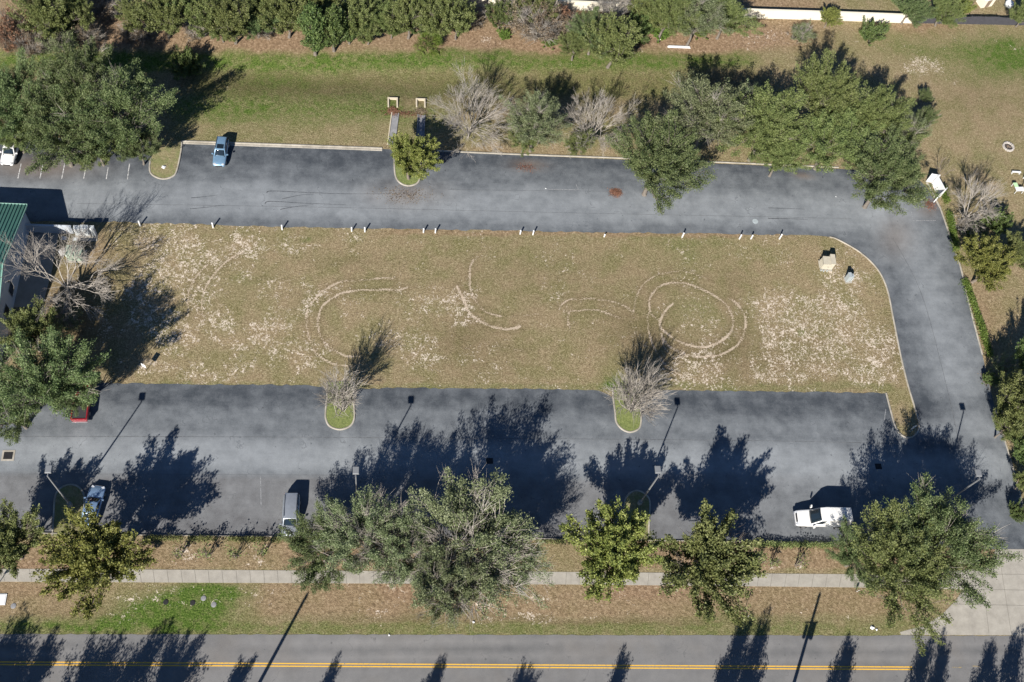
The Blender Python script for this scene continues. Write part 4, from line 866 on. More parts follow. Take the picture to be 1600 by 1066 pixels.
o = MB().box((0,0,.03), (.7,.55,.06)).box((0,0,.07), (.4,.3,.03)).build('access_cover', M['pale']); q = P(100, 372.5); o.location = (q.x, q.y, 0); tag(o, 'small square access cover in the shade below the screen wall', 'access cover')
o = MB().box((0,0,.04), (.6,.5,.08)).box((0,0,.09), (.3,.22,.03)).build('access_cover', M['pale']); q = P(118, 374.5); o.location = (q.x, q.y, 0); tag(o, 'small pale box cover at the lower left of the cabinets', 'access cover')
hedge([(118,385),(124,380)], .6, .8, M['lf_olive'], 'small olive clump between the cabinets and the transformer', 600, None, 15)
# ------------------------------------------------------------------ field markers
posts = [(219,353),(333,356),(441,359),(549.5,361.5),(570,362.5),(661.5,363.5),(680,364),(812.5,366),(832.5,367),(944,370),(1065.5,371),(1155,373.5),(1173,373.5),(1217.5,373.5)]
names = ['white marker post nearest the equipment slab','white marker post opposite the blue parked car','third white marker post from the left along the field','left post of the pair before the left swirl','right post of the pair before the left swirl','left post of the pair right below the upper island','right post of the pair right below the upper island','left post of the pair halfway along the field','right post of the pair halfway along the field','short white marker post alone below the big oak','white marker post alone above the ring shaped tyre track','left post of the close pair toward the right end','right post of the close pair toward the right end','rightmost white marker post before the bend']
for i, ((x_, y_), lb) in enumerate(zip(posts, names)):
    p = P(x_, y_); r = empty('marker_post', (p.x, p.y, 0), rr.uniform(-.4,.4), lb, 'marker post', 'white marker posts along the field edge'); h_ = .55 if i == 9 else rr.uniform(.85, 1.15)
    MB().box((0,0,h_/2), (.16,.16,h_)).build('post', M['white'], r, bevel=.01); MB().box((0,0,h_+.025), (.2,.2,.05), top=.6).build('cap', M['white'], r)
# ------------------------------------------------------------------ cabinets on the field
M['beige'] = simple('beige_block', (.40,.37,.30), .85, 0, .1, 2); M['gal'] = simple('galvanised_grey', (.42,.47,.49), .45, .3, .1, 3)
p = P(1286, 421); rz_ = -.06; r = empty('lift_station_cabinet', (p.x, p.y, 0), rz_, 'stepped beige utility cabinet on the right end of the field', 'utility cabinet')
MB().box((.40,.62,.05), (1.75,1.75,.1)).build('base', M['concrete'], r)
MB().box((0.1,.6,.75), (1.0,1.25,1.3)).build('housing', M['beige'], r, bevel=.02); MB().box((.92,.78,.83), (.62,1.55,1.46)).build('side_housing', M['beige'], r, bevel=.02)
MB().box((0.1,.58,1.425), (1.08,1.35,.06)).build('lid', M['beige'], r); MB().box((.93,.76,1.585), (.68,1.65,.06)).build('lid', M['beige'], r)
fl = MB(); [fl.box((-.44-.05*k,.6,.95-.3*k), (.12+.1*k,1.1,.06)) for k in range(3)]; fl.build('louvres', M['beige'], r)
MB().box((.1,-.045,.75), (.8,.03,1.0)).build('door', M['beige'], r); MB().box((.4,-.075,.8), (.06,.03,.16)).build('handle', M['iron'], r)
for q in ((-.35,-.28,.12),(0,-.35,.1),(.5,-.3,.12)): MB().tube((q[0],q[1],0), (q[0],q[1],q[2]+.12), .09).build('pipe_stub', M['gal'], r)
p = P(1325.5, 441); r = empty('electrical_pedestal', (p.x, p.y, 0), .12, 'narrow pale grey electrical pedestal right of the beige cabinet', 'utility cabinet')
MB().box((0,.3,.04), (1.0,1.0,.08)).build('base', M['concrete'], r); MB().box((-.18,.35,.75), (.42,.7,1.34)).build('housing', M['gal'], r, bevel=.03); MB().box((.27,.4,.62), (.42,.55,1.08)).build('meter_box', M['gal'], r, bevel=.02)
MB().box((-.18,.35,1.44), (.46,.76,.05)).build('lid', M['gal'], r); MB().tube((.3,-.02,.2), (.3,-.02,1.0), .05).build('conduit', M['pale'], r); MB().box((-.18,-.015,.75), (.34,.02,1.1)).build('door', M['gal'], r)
# ------------------------------------------------------------------ sign boards
def sign(name, px, py, w, h, bot, rz, label, posts_=2, mat='white'):
    p = P(px, py); r = empty(name, (p.x, p.y, 0), rz, label, 'sign')
    MB().box((0,0,bot+h/2), (w,.04,h)).build('board', M[mat], r)
    for s_ in ([0] if posts_ == 1 else (-1, 1)): MB().box((s_*w*.35,.045,(bot+h)/2), (.07,.05,bot+h)).build('post', M['white' if posts_ > 1 else 'wood'], r)
sign('yard_sign', 228, 580, .62, .75, 1.1, -.5, 'small white sign board at the lower left corner of the field', 1)
sign('yard_sign', 1421, 674, .55, .9, .9, .35, 'small white sign board on the tip of the east grass finger', 1)
sign('yard_sign', 1158, 972, .5, .35, 2.2, .9, 'thin white road sign on the verge right of the olive tree', 1)
sign('yard_sign', 1337, 926, .35, .3, .6, .4, 'tiny white stake sign by the sidewalk under the broad olive oak', 1)
sign('yard_sign', -3, 914, .5, .4, 1.0, .4, 'sign post cut by the left edge at the sidewalk', 1)
# ------------------------------------------------------------------ light poles
M['pole'] = simple('grey_painted_pole', (.21,.22,.23), .5, .3, .05, 3)
LP = []
for (bx, by, lb) in ((110,790,'tall lamp post on the far left kerbed island'),(557.5,790,'tall lamp post rising from the sparse trees right of the minivan'),(999,787,'tall lamp post on the lower right kerbed island'),(1470,790,'tall lamp post half hidden in the wide oak near the east drive')):
    p = P(bx, by); r = empty('lamp_post', (p.x, p.y, 0), 0, lb, 'lamp post', 'lamp posts of the lower parking lot'); Hh = 9.7
    MB().tube((0,0,0), (0,0,.75), .30, .26, 14).build('base', M['concrete'], r); MB().box((0,0,Hh/2+.4), (.16,.16,Hh-.75), top=.7).build('pole', M['pole'], r)
    MB().box((0,.22,Hh-.02), (.08,.45,.08)).build('arm', M['pole'], r); hd = MB().box((0,.75,Hh+.02), (.72,.95,.18), top=.85).build('lamp_head', M['pole'], r, bevel=.03)
    MB().box((0,.78,Hh-.085), (.5,.6,.03)).build('lens', M['pale'], hd)
# utility poles across the road
def upole(tx, ty, h_, lb, arms):
    p = P(tx, ty); Ls = h_/math.tan(SUN_EL); r = empty('utility_pole', (p.x-math.sin(SHADOW_AZ)*Ls, p.y-math.cos(SHADOW_AZ)*Ls, 0), 0, lb, 'utility pole', 'wooden utility poles south of the road')
    MB().tube((0,0,-.1), (0,0,h_), .22, .15, 10).build('pole', M['wood'], r)
    if arms:
        MB().tube((.45,.1,h_-3.9), (.45,.1,h_-2.7), .26, .26, 12).build('transformer_can', M['pole'], r); MB().tube((-.5,-.1,h_-3.7), (-.5,-.1,h_-2.7), .2, .2, 12).build('transformer_can', M['pole'], r)
        MB().box((0,0,h_-2.5), (1.6,.1,.1)).build('crossarm', M['wood'], r)
    for s_ in (-.07, .07): MB().tube((s_,0,h_), (s_,0,h_+.22), .04).build('insulator', M['pale'], r)
upole(480, 929, 12.5, 'plain wooden utility pole south of the left part of the road', False); upole(1281, 928, 12.5, 'wooden utility pole with transformers south of the road', True)
# ------------------------------------------------------------------ drains
def drain(px, py, w, d, label, rim=True):
    p = P(px, py); r = empty('storm_drain', (p.x, p.y, .012), .02, label, 'storm drain', 'storm drains')
    if rim: f = MB(); f.box((0,d/2+.1,.015), (w+.4,.2,.04)); f.box((0,-d/2-.1,.015), (w+.4,.2,.04)); f.box((-w/2-.1,0,.015), (.2,d,.04)); f.box((w/2+.1,0,.015), (.2,d,.04)); f.build('rim', M['kerb'], r)
    gr_ = MB(); gr_.box((0,0,.004), (w,d,.006)); gr_.build('pit', M['black'], r); bars = MB(); [bars.box((-w/2+.06+k*.12,0,.02), (.05,d,.025)) for k in range(int(w/.12))]; bars.build('grate', M['iron'], r)
drain(13, 712, 1.0, .9, 'storm drain grate with pale rim near the left edge'); drain(765, 720.5, .85, .75, 'storm drain grate in the shadow of the central clump', False); drain(1372.5, 729, .85, .75, 'storm drain grate in the tree shadow above the white van', False)
p = P(1180, 346); o = MB().tube((0,0,0), (0,0,.03), .42, .42, 20).tube((0,0,.03), (0,0,.045), .33, .33, 20).build('manhole_cover', M['gal']); o.location = (p.x, p.y, .012); tag(o, 'round grey manhole cover at the edge of the upper drive', 'manhole cover')
# ------------------------------------------------------------------ flumes
M['flume'] = concrete_mat('stained_concrete', (.12,.125,.135), (.27,.27,.28)); M['paleconc'] = simple('bleached_concrete', (.45,.40,.31), .9, 0, .08, 3)
for (tx, ty, bx, by, lb) in ((617.5,177,611,227,'left concrete drainage flume running from the kerb to the grass'),(658.5,180,656,230,'right concrete drainage flume partly under the yellow green tree')):
    a, c = G(tx, ty), G(bx, by); d = (c-a); ln = d.length; dn = d.normalized(); sn = Vector((-dn.y, dn.x, 0)).normalized(); mid = (a+c)/2
    r = empty('drainage_flume', mid, 0, lb, 'drainage flume', 'drainage flumes'); A = a-mid; C = c-mid
    def strip(o0, o1, z0, z1, nme, mt):
        K = 9; V = []; Fc = []
        for i in range(K):
            q = a+(c-a)*i/(K-1); zz = float(gz(q.x, q.y))
            for o_ in (o0, o1):
                e = q+sn*o_-mid; V += [(e.x, e.y, zz+z0-mid.z), (e.x, e.y, zz+z1-mid.z)]
        for i in range(K-1):
            b0 = i*4; n_ = b0+4; Fc += [(b0+1, b0+3, n_+3, n_+1), (b0, b0+1, n_+1, n_), (b0+3, b0+2, n_+2, n_+3)]
        Fc += [(0,2,3,1), (K*4-4, K*4-3, K*4-1, K*4-2)]; MB().add(V, Fc).build(nme, mt, r)
    strip(-.45, .45, -.05, .03, 'channel', M['flume']); strip(-.56, -.42, -.05, .14, 'side_wall', M['paleconc'] if tx < 640 else M['flume']); strip(.42, .56, -.05, .14, 'side_wall', M['flume'])
for (x0, x1, yt, yb, lb) in ((605.5,621.5,155,167,'left white U shaped concrete headwall in the grass'),(649.5,664.5,156.5,167,'right white U shaped concrete headwall in the grass')):
    a = G(x0, yt); c = G(x1, yt+.5); e = G(x0+.3, yb); w_ = (c-a).length; ln = a.y-e.y; m_ = (a+c)/2
    o = MB(); o.box((0,0,.13), (w_,.2,.42)); o.box((-w_/2+.1,-ln/2-.1,.12), (.2,ln,.4)); o.box((w_/2-.1,-ln/2-.1,.12), (.2,ln,.4)); o = o.build('headwall', M['paleconc']); o.location = (m_.x, m_.y, m_.z); o.rotation_euler.z = math.atan2((c-a).y, (c-a).x); tag(o, lb, 'headwall', 'drainage headwalls')
for i, (x_, y_, lb) in enumerate(((614,173,'brown leaf debris filling the left flume mouth'),(657,174,'brown leaf debris at the right flume mouth'))):
    heap(x_, y_, .9, .7, 900, M['lf_red'] if i == 0 else M['lf_brown'], lb, 20+i)
# concrete beam on the litter
a = P(1043, 73.5); c = P(1079, 75); o = MB().box((0,0,.12), ((c-a).length,.28,.24), top=.9).build('concrete_beam', M['white']); m_ = (a+c)/2; o.location = m_; o.rotation_euler.z = math.atan2(c.y-a.y, c.x-a.x); tag(o, 'long white concrete beam lying on the litter', 'concrete beam')
# ------------------------------------------------------------------ cream wall and grey fence at the top
wl = [(700,8),(900,15.5),(1050,22),(1180,28),(1300,31.5),(1424,36)]
W3 = [P(*q) for q in wl]; HW = 1.75; r = empty('cream_wall', W3[0], 0, 'cream masonry boundary wall along the top edge', 'wall'); w1_ = MB(); cp = MB()
for i, (a, c) in enumerate(zip(W3, W3[1:])):
    d = c-a; m_ = (a+c)/2-W3[0]; an = math.atan2(d.y, d.x); w1_.box((m_.x, m_.y, HW/2), (d.length, .2, HW), an); cp.box((m_.x, m_.y, HW+.035), (d.length, .3, .07), an)
w1_.build('wall', M['cream'], r); cp.build('coping', M['cream'], r)
fa, fc = P(1425, 36.5), P(1640, 40.5); d = fc-fa; an = math.atan2(d.y, d.x); r = empty('board_fence', fa, an, 'dark grey board fence continuing right of the cream wall', 'fence'); ln = d.length; nb = int(ln/2.4)
for k in range(nb+1): MB().box((k*2.4,0,.95), (.12,.12,1.9)).build('post', M['greyfence'], r)
for k in range(nb):
    bd = MB(); sag = .12*math.sin(k*1.7)
    for j in range(12): bd.box((k*2.4+.16+j*.19, rr.uniform(-.008,.008), .88+sag*math.sin(j/12*3.1)/2), (.18,.03,1.7+sag*math.sin(j/12*3.1)))
    bd.box((k*2.4+1.2,.04,.5), (2.28,.05,.09)); bd.box((k*2.4+1.2,.04,1.4), (2.28,.05,.09)); bd.build('board_panel', M['greyfence'], r)
# yard things beyond
def shed(px, py, w, dd, h, rz, label, cat, rm='white'):
    p = P(px, py); r = empty('garden_shed', (p.x, p.y, 0), rz, label, cat); MB().box((0,0,h/2), (w,dd,h)).build('wall', M['cream'], r)
    MB().add([(-w/2-.15,-dd/2-.15,h),(w/2+.15,-dd/2-.15,h),(w/2+.15,dd/2+.15,h),(-w/2-.15,dd/2+.15,h),(-w/2-.15,0,h+.5),(w/2+.15,0,h+.5)], [(0,1,5,4),(2,3,4,5),(1,2,5),(3,0,4),(3,2,1,0)]).build('roof', M[rm], r)
    MB().box((0,-dd/2-.015,h*.45), (.8,.03,h*.85)).build('door', M['wood'], r)
shed(1537, 6, 2.2, 1.6, 1.8, .3, 'small shed with white roof behind the grey fence', 'shed')
p = P(1575, 9); r = empty('covered_grill', (p.x, p.y, 0), .4, 'round white covered tub behind the grey fence', 'tub'); MB().tube((0,0,0), (0,0,.6), .65, .7, 20).build('shell', M['pale'], r); MB().tube((0,0,.6), (0,0,.72), .72, .62, 20).build('cover', M['white'], r)
# fire pit
p = P(1575, 230); r = empty('fire_pit', (p.x, p.y, 0), 0, 'round stone fire pit on the tan lawn at right', 'fire pit'); M['stone'] = simple('pale_stones', (.42,.39,.36), .9, 0, .25, 5); M['ash'] = simple('charcoal_ash', (.05,.045,.045), .95, 0, .3, 6)
st = MB()
for k in range(16):
    a = k*math.pi/8; st.box((math.cos(a)*.78, math.sin(a)*.78, .13), (.26+rr.uniform(-.03,.06), .30, .26+rr.uniform(-.06,.04)), a+math.pi/2, top=.85)
st.build('stone_ring', M['stone'], r, bevel=.03); MB().tube((0,0,0), (0,0,.05), .66, .6, 18).build('ash_bed', M['ash'], r); lg = MB(); [lg.tube((math.cos(k*2)*.4, math.sin(k*2)*.4, .08), (-math.cos(k*2+.3)*.35, -math.sin(k*2+.3)*.35, .2), .05, .04, 6) for k in range(4)]; lg.build('logs', M['wood'], r)
# camper at the right edge
M['mint'] = simple('pale_mint_plastic', (.40,.58,.34), .6, 0, .05); M['paleroof'] = simple('pale_blue_metal_roof', (.50,.58,.62), .5, .2, .05)
p = P(1606, 292); r = empty('porch_roof', (p.x, p.y, 0), .05, 'pale blue metal canopy roof cut by the right edge', 'canopy'); MB().add([(-1.6,-.9,2.3),(2.6,-.9,2.3),(2.6,1.7,2.9),(-.4,1.7,2.9),(-1.6,-.9,2.2),(2.6,-.9,2.2),(2.6,1.7,2.8),(-.4,1.7,2.8)], [(0,1,2,3),(7,6,5,4),(0,4,5,1),(0,3,7,4),(1,5,6,2),(2,6,7,3)]).build('roof_panel', M['paleroof'], r)
for q in ((-1.3,-.7),(2.3,-.7),(-.3,1.5),(2.3,1.5)): MB().box((q[0],q[1],1.1), (.1,.1,2.25)).build('post', M['white'], r)
p = P(1588, 297); r = empty('lounge_table', (p.x, p.y, 0), .1, 'white table with pale green top half beside the canopy', 'table'); MB().box((-.02,-.35,.74), (1.3,.75,.05)).build('tabletop', M['white'], r, bevel=.01); MB().box((-.35,.42,.74), (.65,.8,.05)).build('tabletop', M['mint'], r, bevel=.01)
for q in ((-.6,-.65),(.6,-.65),(-.6,.7),(.55,.0)): MB().box((q[0],q[1],.36), (.06,.06,.72)).build('leg', M['white'], r)
p = P(1586, 271.5); r = empty('bench', (p.x, p.y, 0), 0, 'narrow white bench above the pale green table', 'bench'); MB().box((0,0,.45), (1.4,.3,.05)).build('seat', M['white'], r); [MB().box((s_*.6,0,.22), (.06,.28,.44)).build('leg', M['white'], r) for s_ in (-1, 1)]
# white panels at the lot corner
def panelfence(pix0, pix1, h, label):
    a, c = P(*pix0), P(*pix1); d = c-a; an = math.atan2(d.y, d.x); r = empty('white_panel', a, an, label, 'fence panel', 'white fence panels at the lot corner'); ln = d.length
    pn = MB()
    for k in range(int(ln/.19)): pn.box((.1+k*.19, 0, h/2), (.18, .035, h-.1))
    pn.build('boards', M['white'], r); MB().box((ln/2,0,h), (ln+.1,.09,.1)).build('rail', M['white'], r); MB().box((ln/2,0,.08), (ln+.1,.08,.1)).build('rail', M['white'], r)
    for s_ in (0, ln): MB().box((s_,0,h/2+.04), (.12,.12,h+.12)).build('post', M['white'], r)
panelfence((1456,288),(1467,309), 2.0, 'white vinyl fence panel along the back of the corner pad'); panelfence((1459,316),(1470,306), 1.9, 'white vinyl gate panel turned toward the lot at the corner pad'); panelfence((1447,284),(1459,286), 1.9, 'white vinyl fence panel half under the corner oak')
# small utility lids in the verge
for x_, y_, lb in ((3,937,'white utility box lid cut by the left edge'),(21,947,'small pale meter lid on the left verge'),(259,941,'dark round lid in the green verge, left of two'),(301,942,'dark lid in the green verge near the middle'),(318,935,'grey meter lid at the upper right of the green verge'),(334,945,'round grey lid at the right end of the lid row')):
    p = P(x_, y_); o = MB().tube((0,0,0), (0,0,.05), .3, .28, 16).tube((0,0,.05), (0,0,.065), .2, .19, 12).build('ground_cover_plate', M['flume'] if x_ < 30 or x_ > 310 else M['iron']) if x_ != 3 else MB().box((0,0,.05), (.9,1.2,.1)).box((0,0,.11), (.7,1.0,.03)).build('ground_cover_plate', M['white'])
    o.location = (p.x, p.y, 0); tag(o, lb, 'utility cover', 'utility covers in the verge')
for x_, y_, lb, s_ in ((1363,981,'crumpled white litter on the verge near the driveway',.3),(1370,984,'second scrap of white litter on the verge',.2),(740,972,'small white scrap at the edge of the road verge',.18),(256,262,'small pale rock on the kerbed island left of the blue car',.35),(852,295,'small white scrap on the upper lot',.18),(1306,308,'tiny white scrap near the corner oak',.12),(608,992.5,'tiny white scrap on the road edge',.15)):
    rs = np.random.RandomState(int(x_)); p = P(x_, y_); V = []; Fc = []
    n_ = 10; ang = np.sort(rs.rand(n_))*6.28; V = [(math.cos(a)*s_*rs.uniform(.6,1.1), math.sin(a)*s_*rs.uniform(.5,1.0), rs.uniform(0,.06)) for a in ang]+[(0,0,.16*s_/.2)]
    o = MB().add(V, [(i, (i+1) % n_, n_) for i in range(n_)]).build('litter_scrap' if x_ != 256 else 'rock', M['white']); o.location = (p.x, p.y, .03 if x_ != 256 else .1); tag(o, lb, 'litter' if x_ != 256 else 'rock')
# ------------------------------------------------------------------ vehicles
def paint(name, col, metal=.3):
    m, t, b = nm(name); b.inputs['Base Color'].default_value = (*col, 1); b.inputs['Metallic'].default_value = metal; b.inputs['Roughness'].default_value = .32; b.inputs['Coat Weight'].default_value = .8; b.inputs['Coat Roughness'].default_value = .05
    co = objco(t); f = noise(t, 3, 4, .6, co); L(t, ramp(t, f, [(.3, tuple(c*.85 for c in col)), (.7, col)]), b.inputs['Base Color']); return m
M['car_glass'], t, b = nm('car_glass'); b.inputs['Base Color'].default_value = (.010,.016,.022, 1); b.inputs['Roughness'].default_value = .06; b.inputs['Coat Weight'].default_value = .5
M['lamp_clear'] = simple('headlamp_clear', (.70,.72,.75), .15, .4, .03); M['lamp_red'] = simple('tail_lamp_red', (.35,.02,.02), .2, 0, .05)
M['rim'] = simple('alloy_rim', (.45,.46,.48), .3, .8, .05); M['tyre'] = M['black']; M['plastic'] = simple('black_trim_plastic', (.03,.03,.033), .6, 0, .05)
def loft(st, name, mat, parent, sub=2, cap=True):
    """st: (x, half width, z low, z shoulder, z top, top width factor)"""
    V = []; Fc = []; K = 10
    for x, w, z0, zs, zt, tf in st:
        for yy, zz in ((-w*.9, z0), (-w, z0+(zs-z0)*.45), (-w*.99, zs), (-w*tf, zt-.02), (-w*tf*.45, zt+.015), (w*tf*.45, zt+.015), (w*tf, zt-.02), (w*.99, zs), (w, z0+(zs-z0)*.45), (w*.9, z0)): V.append((x, yy, zz))
    n = len(st)
    for i in range(n-1):
        for k in range(K):
            a = i*K+k; c = i*K+(k+1) % K; Fc.append((a, a+K, c+K, c))
    Fc += [tuple(range(K)), tuple(reversed(range((n-1)*K, n*K)))]
    me = bpy.data.meshes.new(name); me.from_pydata(V, [], Fc); me.update()
    bm = bmesh.new(); bm.from_mesh(me); bmesh.ops.recalc_face_normals(bm, faces=bm.faces); bm.to_mesh(me); bm.free()
    for p in me.polygons: p.use_smooth = True
    me.materials.append(mat); o = bpy.data.objects.new(name, me); link(o, parent); s_ = o.modifiers.new('sub', 'SUBSURF'); s_.levels = sub; s_.render_levels = sub; return o
def quadpanel(name, q, mat, parent, inset=.06, off=.012, curve_=0.0, n=6):
    """rounded glass panel on a quad, bulged outwards a little, solid"""
    q = [Vector(p) for p in q]; c = sum(q, Vector())/4; nn = (q[1]-q[0]).cross(q[3]-q[0]).normalized()
    V = []; Fc = []
    for i in range(n+1):
        for j in range(n+1):
            a, b2 = i/n, j/n; a_ = inset+(1-2*inset)*a; b_ = inset+(1-2*inset)*b2
            p = (q[0]*(1-a_)+q[1]*a_)*(1-b_)+(q[3]*(1-a_)+q[2]*a_)*b_; p = p+nn*(off+curve_*(1-(2*a-1)**2)); V.append(p)
    for i in range(n):
        for j in range(n): k = i*(n+1)+j; Fc.append((k, k+n+1, k+n+2, k+1))
    o = MB().add(V, Fc).build(name, mat, parent, True); s_ = o.modifiers.new('solid', 'SOLIDIFY'); s_.thickness = .02; s_.offset = -1; return o
def wheel(parent, x, y, r, w=.23):
    s_ = 1 if y > 0 else -1
    wh = MB().tube((x, y-w/2, r), (x, y+w/2, r), r, r, 20).build('wheel', M['tyre'], parent, bevel=.03)
    MB().tube((x, y+s_*(w/2+.002), r), (x, y+s_*(w/2+.02), r), r*.62, r*.55, 14).build('rim', M['rim'], wh)
def vehicle(name, px, py, rz, label, cat, col, L_=4.7, Wd=1.85, Hh=1.7, hood=.24, belt=1.0, hoodz=.95, wsx=.16, roofx0=.05, roofx1=-.44, rearx=-.49, metal=.3, roofw=.74, rails=False, sunroof=None, pickup=False, trunk=0.0, mirror=.13, gloss=None):
    p = P(px, py); r = empty(name, (p.x, p.y, .014), rz, label, cat, 'parked vehicles'); m_ = paint(name+'_paint_'+str(px), col, metal); h2 = Wd/2; X = lambda f: f*L_
    hz = hoodz; bz = belt
    if pickup:
        st = [(X(-.5), h2*.93, .45, .9, bz, .93), (X(-.49), h2*.96, .40, .92, bz, .95), (X(-.12), h2, .38, .95, bz, .95), (X(.0), h2, .36, .95, bz, .93), (X(.2), h2, .36, .9, hz+.03, .88), (X(.38), h2*.98, .36, .85, hz, .84), (X(.47), h2*.92, .38, .78, hz-.12, .78), (X(.5), h2*.82, .42, .65, .78, .8)]
    else:
        tz = bz if not trunk else trunk
        st = [(X(-.5), h2*.80, .45, .68, tz-.16, .86), (X(-.488), h2*.92, .38, .8, tz-.02, .88), (X(-.44), h2*.97, .34, .84, tz, .88), (X(-.25), h2, .32, .88, bz, .88), (X(.0), h2, .32, .88, bz, .88), (X(wsx), h2, .32, .86, hz+.04, .86), (X(.34), h2*.985, .32, .82, hz, .82), (X(.44), h2*.94, .34, .76, hz-.09, .76), (X(.486), h2*.85, .38, .66, hz-.22, .72), (X(.5), h2*.70, .44, .58, .66, .75)]
    body = loft(st, 'body', m_, r)
    bw = h2*.87; rw = h2*roofw; zb = bz-.05; zt = Hh
    xb0, xt0, xt1, xb1 = X(wsx+.02), X(roofx0), X(roofx1), X(rearx)
    zr1 = zt-.04
    cv = [(xb0,-bw,hz-.02),(xb0,bw,hz-.02),(xt0,-rw,zt-.05),(xt0,rw,zt-.05),((xt0+xt1)/2,-rw,zt),((xt0+xt1)/2,rw,zt),(xt1,-rw*.97,zr1-.03),(xt1,rw*.97,zr1-.03),(xb1,-bw*.96,zb),(xb1,bw*.96,zb),((xt0+xt1)/2,-bw,zb),((xt0+xt1)/2,bw,zb)]
    cf = [(0,1,3,2),(2,3,5,4),(4,5,7,6),(6,7,9,8),(0,2,4,10),(10,4,6,8),(1,11,5,3),(11,9,7,5),(0,10,11,1),(10,8,9,11)]
    cab = MB().add(cv, cf).build('cabin', m_, r, True, bevel=.07); cab.modifiers['bevel'].segments = 3
    quadpanel('windscreen', [cv[0],cv[1],cv[3],cv[2]], M['car_glass'], r, .07, .012, .05)
    quadpanel('rear_window', [cv[9],cv[8],cv[6],cv[7]], M['car_glass'], r, .12, .012, .03)
    for s_, q in ((-1, [cv[10],cv[0],cv[2],cv[4]]), (1, [cv[1],cv[11],cv[5],cv[3]])): quadpanel('side_window', q, M['car_glass'], r, .09, .014)
    for s_, q in ((-1, [cv[8],cv[10],cv[4],cv[6]]), (1, [cv[11],cv[9],cv[7],cv[5]])): quadpanel('side_window', q, M['car_glass'], r, .09, .014)
    wr = .34 if Hh < 1.6 else .37
    for x in (X(.32), X(-.31)):
        for s_ in (-1, 1): wheel(r, x, s_*(h2-.12), wr)
    for s_ in (-1, 1):
        mr = MB().box((X(wsx)-.12, s_*(h2+mirror*.55), hz+.10), (.16,.26,.17), s_*.25).build('mirror', m_ if gloss is None else M[gloss], r, bevel=.03)
        MB().box((X(.455), s_*h2*.62, hz-.17), (.26,.34,.13), -s_*.55).build('headlight', M['lamp_clear'], r, bevel=.03)
        MB().box((X(-.485), s_*h2*.74, .88), (.12,.20,.28), s_*.2).build('tail_light', M['lamp_red'], r, bevel=.02)
    MB().box((X(.497), 0, .58), (.05, Wd*.5, .22)).build('grille', M['plastic'], r, bevel=.02)
    MB().box((X(wsx+.035), 0, hz+.01), (.12, Wd*.74, .03)).build('cowl', M['plastic'], r)
    if rails:
        for s_ in (-1, 1): MB().box(((xt0+xt1)/2, s_*rw*.9, zt+.04), (abs(xt1-xt0)*.86,.04,.05)).build('roof_rail', M['plastic'] if rails == 1 else M['rim'], r, bevel=.01)
    if sunroof:
        MB().box((X(sunroof[0]), 0, zt+.006), (X(sunroof[1]), rw*1.35, .03)).build('sunroof', M['car_glass'], r, bevel=.02)
    return r, m_
HD = -math.pi/2                                   # nose to the south
vehicle('parked_suv', 346, 243, HD-.04, 'blue grey compact SUV parked alone at the upper kerb', 'car', (.17,.29,.42), 4.5, 1.8, 1.66, hoodz=.95, belt=1.02, sunroof=(-.06,.16), rails=1)
vehicle('parked_suv', 19, 241, HD-.06, 'white SUV with black panoramic roof at the upper left edge', 'car', (.68,.68,.68), 4.5, 1.85, 1.7, metal=.0, sunroof=(-.18,.38), hoodz=.98, belt=1.02)
vehicle('parked_sedan', 147, 793, HD+math.pi-.13, 'blue sedan half under the yellow green tree', 'car', (.24,.36,.54), 4.8, 1.84, 1.45, hoodz=.86, belt=.92, roofx0=.04, roofx1=-.24, rearx=-.36, trunk=.96, wsx=.17, metal=.5)
vehicle('parked_minivan', 455, 808, HD+.01, 'silver minivan with roof rails parked at the lower kerb', 'minivan', (.34,.37,.41), 5.1, 1.98, 1.78, gloss=None, hoodz=1.02, belt=1.05, roofx0=.14, roofx1=-.46, rearx=-.50, wsx=.26, rails=1, metal=.5, roofw=.76)
# red pickup
r, m_ = vehicle('pickup_truck', 131, 628, HD+math.pi+.03, 'red pickup truck with open bed under the large oak', 'truck', (.28,.012,.022), 5.6, 2.0, 1.85, hoodz=1.12, belt=1.12, pickup=True, wsx=.14, roofx0=.08, roofx1=-.10, rearx=-.125, metal=.2)
XL = 5.6; MB().box((-.31*XL,0,1.10), (.345*XL,1.62,.13)).build('bed_floor', M['plastic'], r)
[MB().box((-.31*XL, s_*.86, 1.14), (.36*XL,.14,.22)).build('bed_rail', m_, r, bevel=.02) for s_ in (-1, 1)]; MB().box((-.49*XL,0,1.13), (.09,1.62,.26)).build('tailgate', m_, r, bevel=.02); MB().box((-.508*XL,0,.5), (.16,1.8,.16)).build('bumper', M['rim'], r, bevel=.03)
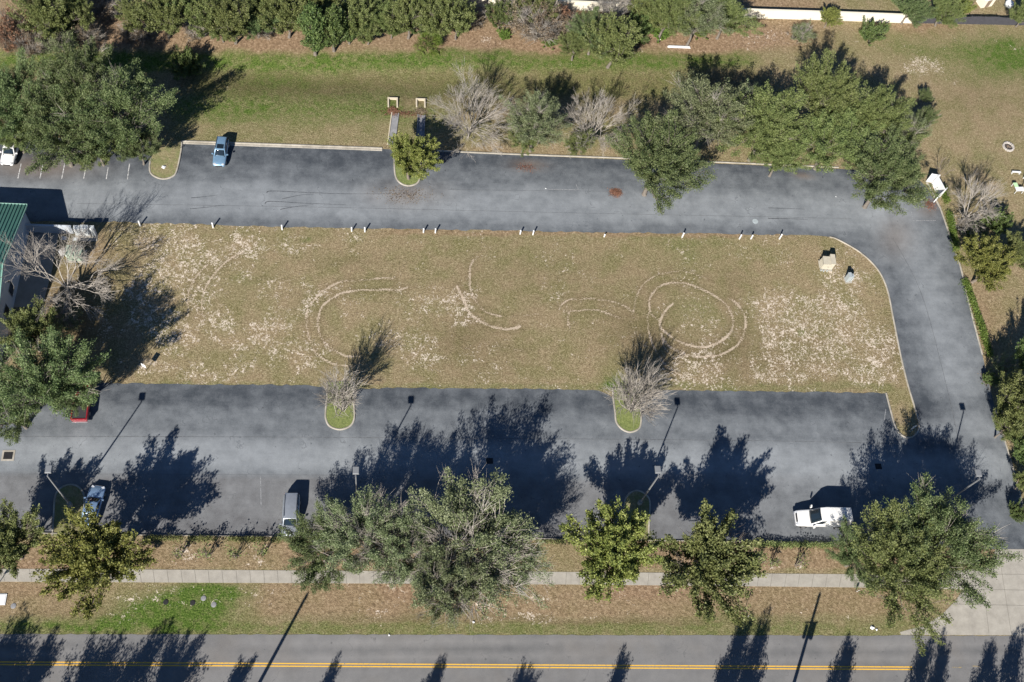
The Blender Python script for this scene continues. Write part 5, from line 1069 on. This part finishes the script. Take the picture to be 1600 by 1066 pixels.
# white high-roof van, nose to the west
p = P(1279, 814); r = empty('delivery_van', (p.x, p.y, .014), math.pi-.02, 'white high roof van parked sideways at the lower kerb', 'van', 'parked vehicles'); r.scale = (1.06, 1.06, 1.08); m_ = paint('white_van_paint', (.70,.70,.69), 0.0); Lv = 6.2
loft([(-3.1,.95,.5,1.2,1.9,.95),(-3.05,.99,.45,1.3,2.0,.95),(-1,1.0,.42,1.3,2.0,.95),(.9,1.0,.42,1.25,1.5,.92),(1.35,1.0,.42,1.15,1.24,.88),(2.2,.98,.42,1.05,1.16,.84),(2.75,.95,.44,.95,1.04,.78),(3.02,.88,.48,.85,.92,.74),(3.12,.76,.5,.7,.78,.8)], 'body', m_, r)
cv = [(1.55,-.88,1.16),(1.55,.88,1.16),(.55,-.80,2.42),(.55,.80,2.42),(-.1,-.82,2.62),(-.1,.82,2.62),(-3.0,-.82,2.62),(-3.0,.82,2.62),(-3.08,-.93,1.2),(-3.08,.93,1.2),(0,-.93,1.2),(0,.93,1.2)]
cab = MB().add(cv, [(0,1,3,2),(2,3,5,4),(4,5,7,6),(6,7,9,8),(0,2,4,10),(10,4,6,8),(1,11,5,3),(11,9,7,5),(0,10,11,1),(10,8,9,11)]).build('cargo_box', m_, r, True, bevel=.1); cab.modifiers['bevel'].segments = 3
quadpanel('windscreen', [cv[0],cv[1],cv[3],cv[2]], M['car_glass'], r, .05, .012, .10)
quadpanel('rear_window', [cv[9],cv[8],cv[6],cv[7]], M['car_glass'], r, .22, .012)
for q in ([cv[10],cv[0],cv[2],cv[4]], [cv[1],cv[11],cv[5],cv[3]]): quadpanel('side_window', q, M['car_glass'], r, .14, .014)
for x in (2.15, -1.9):
    for s_ in (-1, 1): wheel(r, x, s_*.9, .39)
for s_ in (-1, 1):
    MB().box((1.28, s_*1.22, 1.42), (.16,.30,.42), s_*.2).build('mirror', m_, r, bevel=.03); MB().tube((1.35, s_*.95, 1.3), (1.28, s_*1.15, 1.35), .03).build('mirror_arm', M['plastic'], r)
    MB().box((2.93, s_*.68, .86), (.30,.30,.20), -s_*.4).build('headlight', M['lamp_clear'], r, bevel=.03); MB().box((-3.1, s_*.85, 1.2), (.08,.15,.4)).build('tail_light', M['lamp_red'], r)
MB().box((3.0,0,.95), (.16,1.0,.16), 0).build('grille', M['plastic'], r, bevel=.03); MB().box((3.12,0,.56), (.2,1.75,.2)).build('bumper', M['rim'], r, bevel=.04)
rbs = MB(); [rbs.box((-.5-.5*k,0,2.635), (.06,1.4,.03)) for k in range(5)]; rbs.build('roof_ribs', m_, r)
MB().box((1.62,0,1.17), (.12,1.6,.03)).build('cowl', M['plastic'], r)
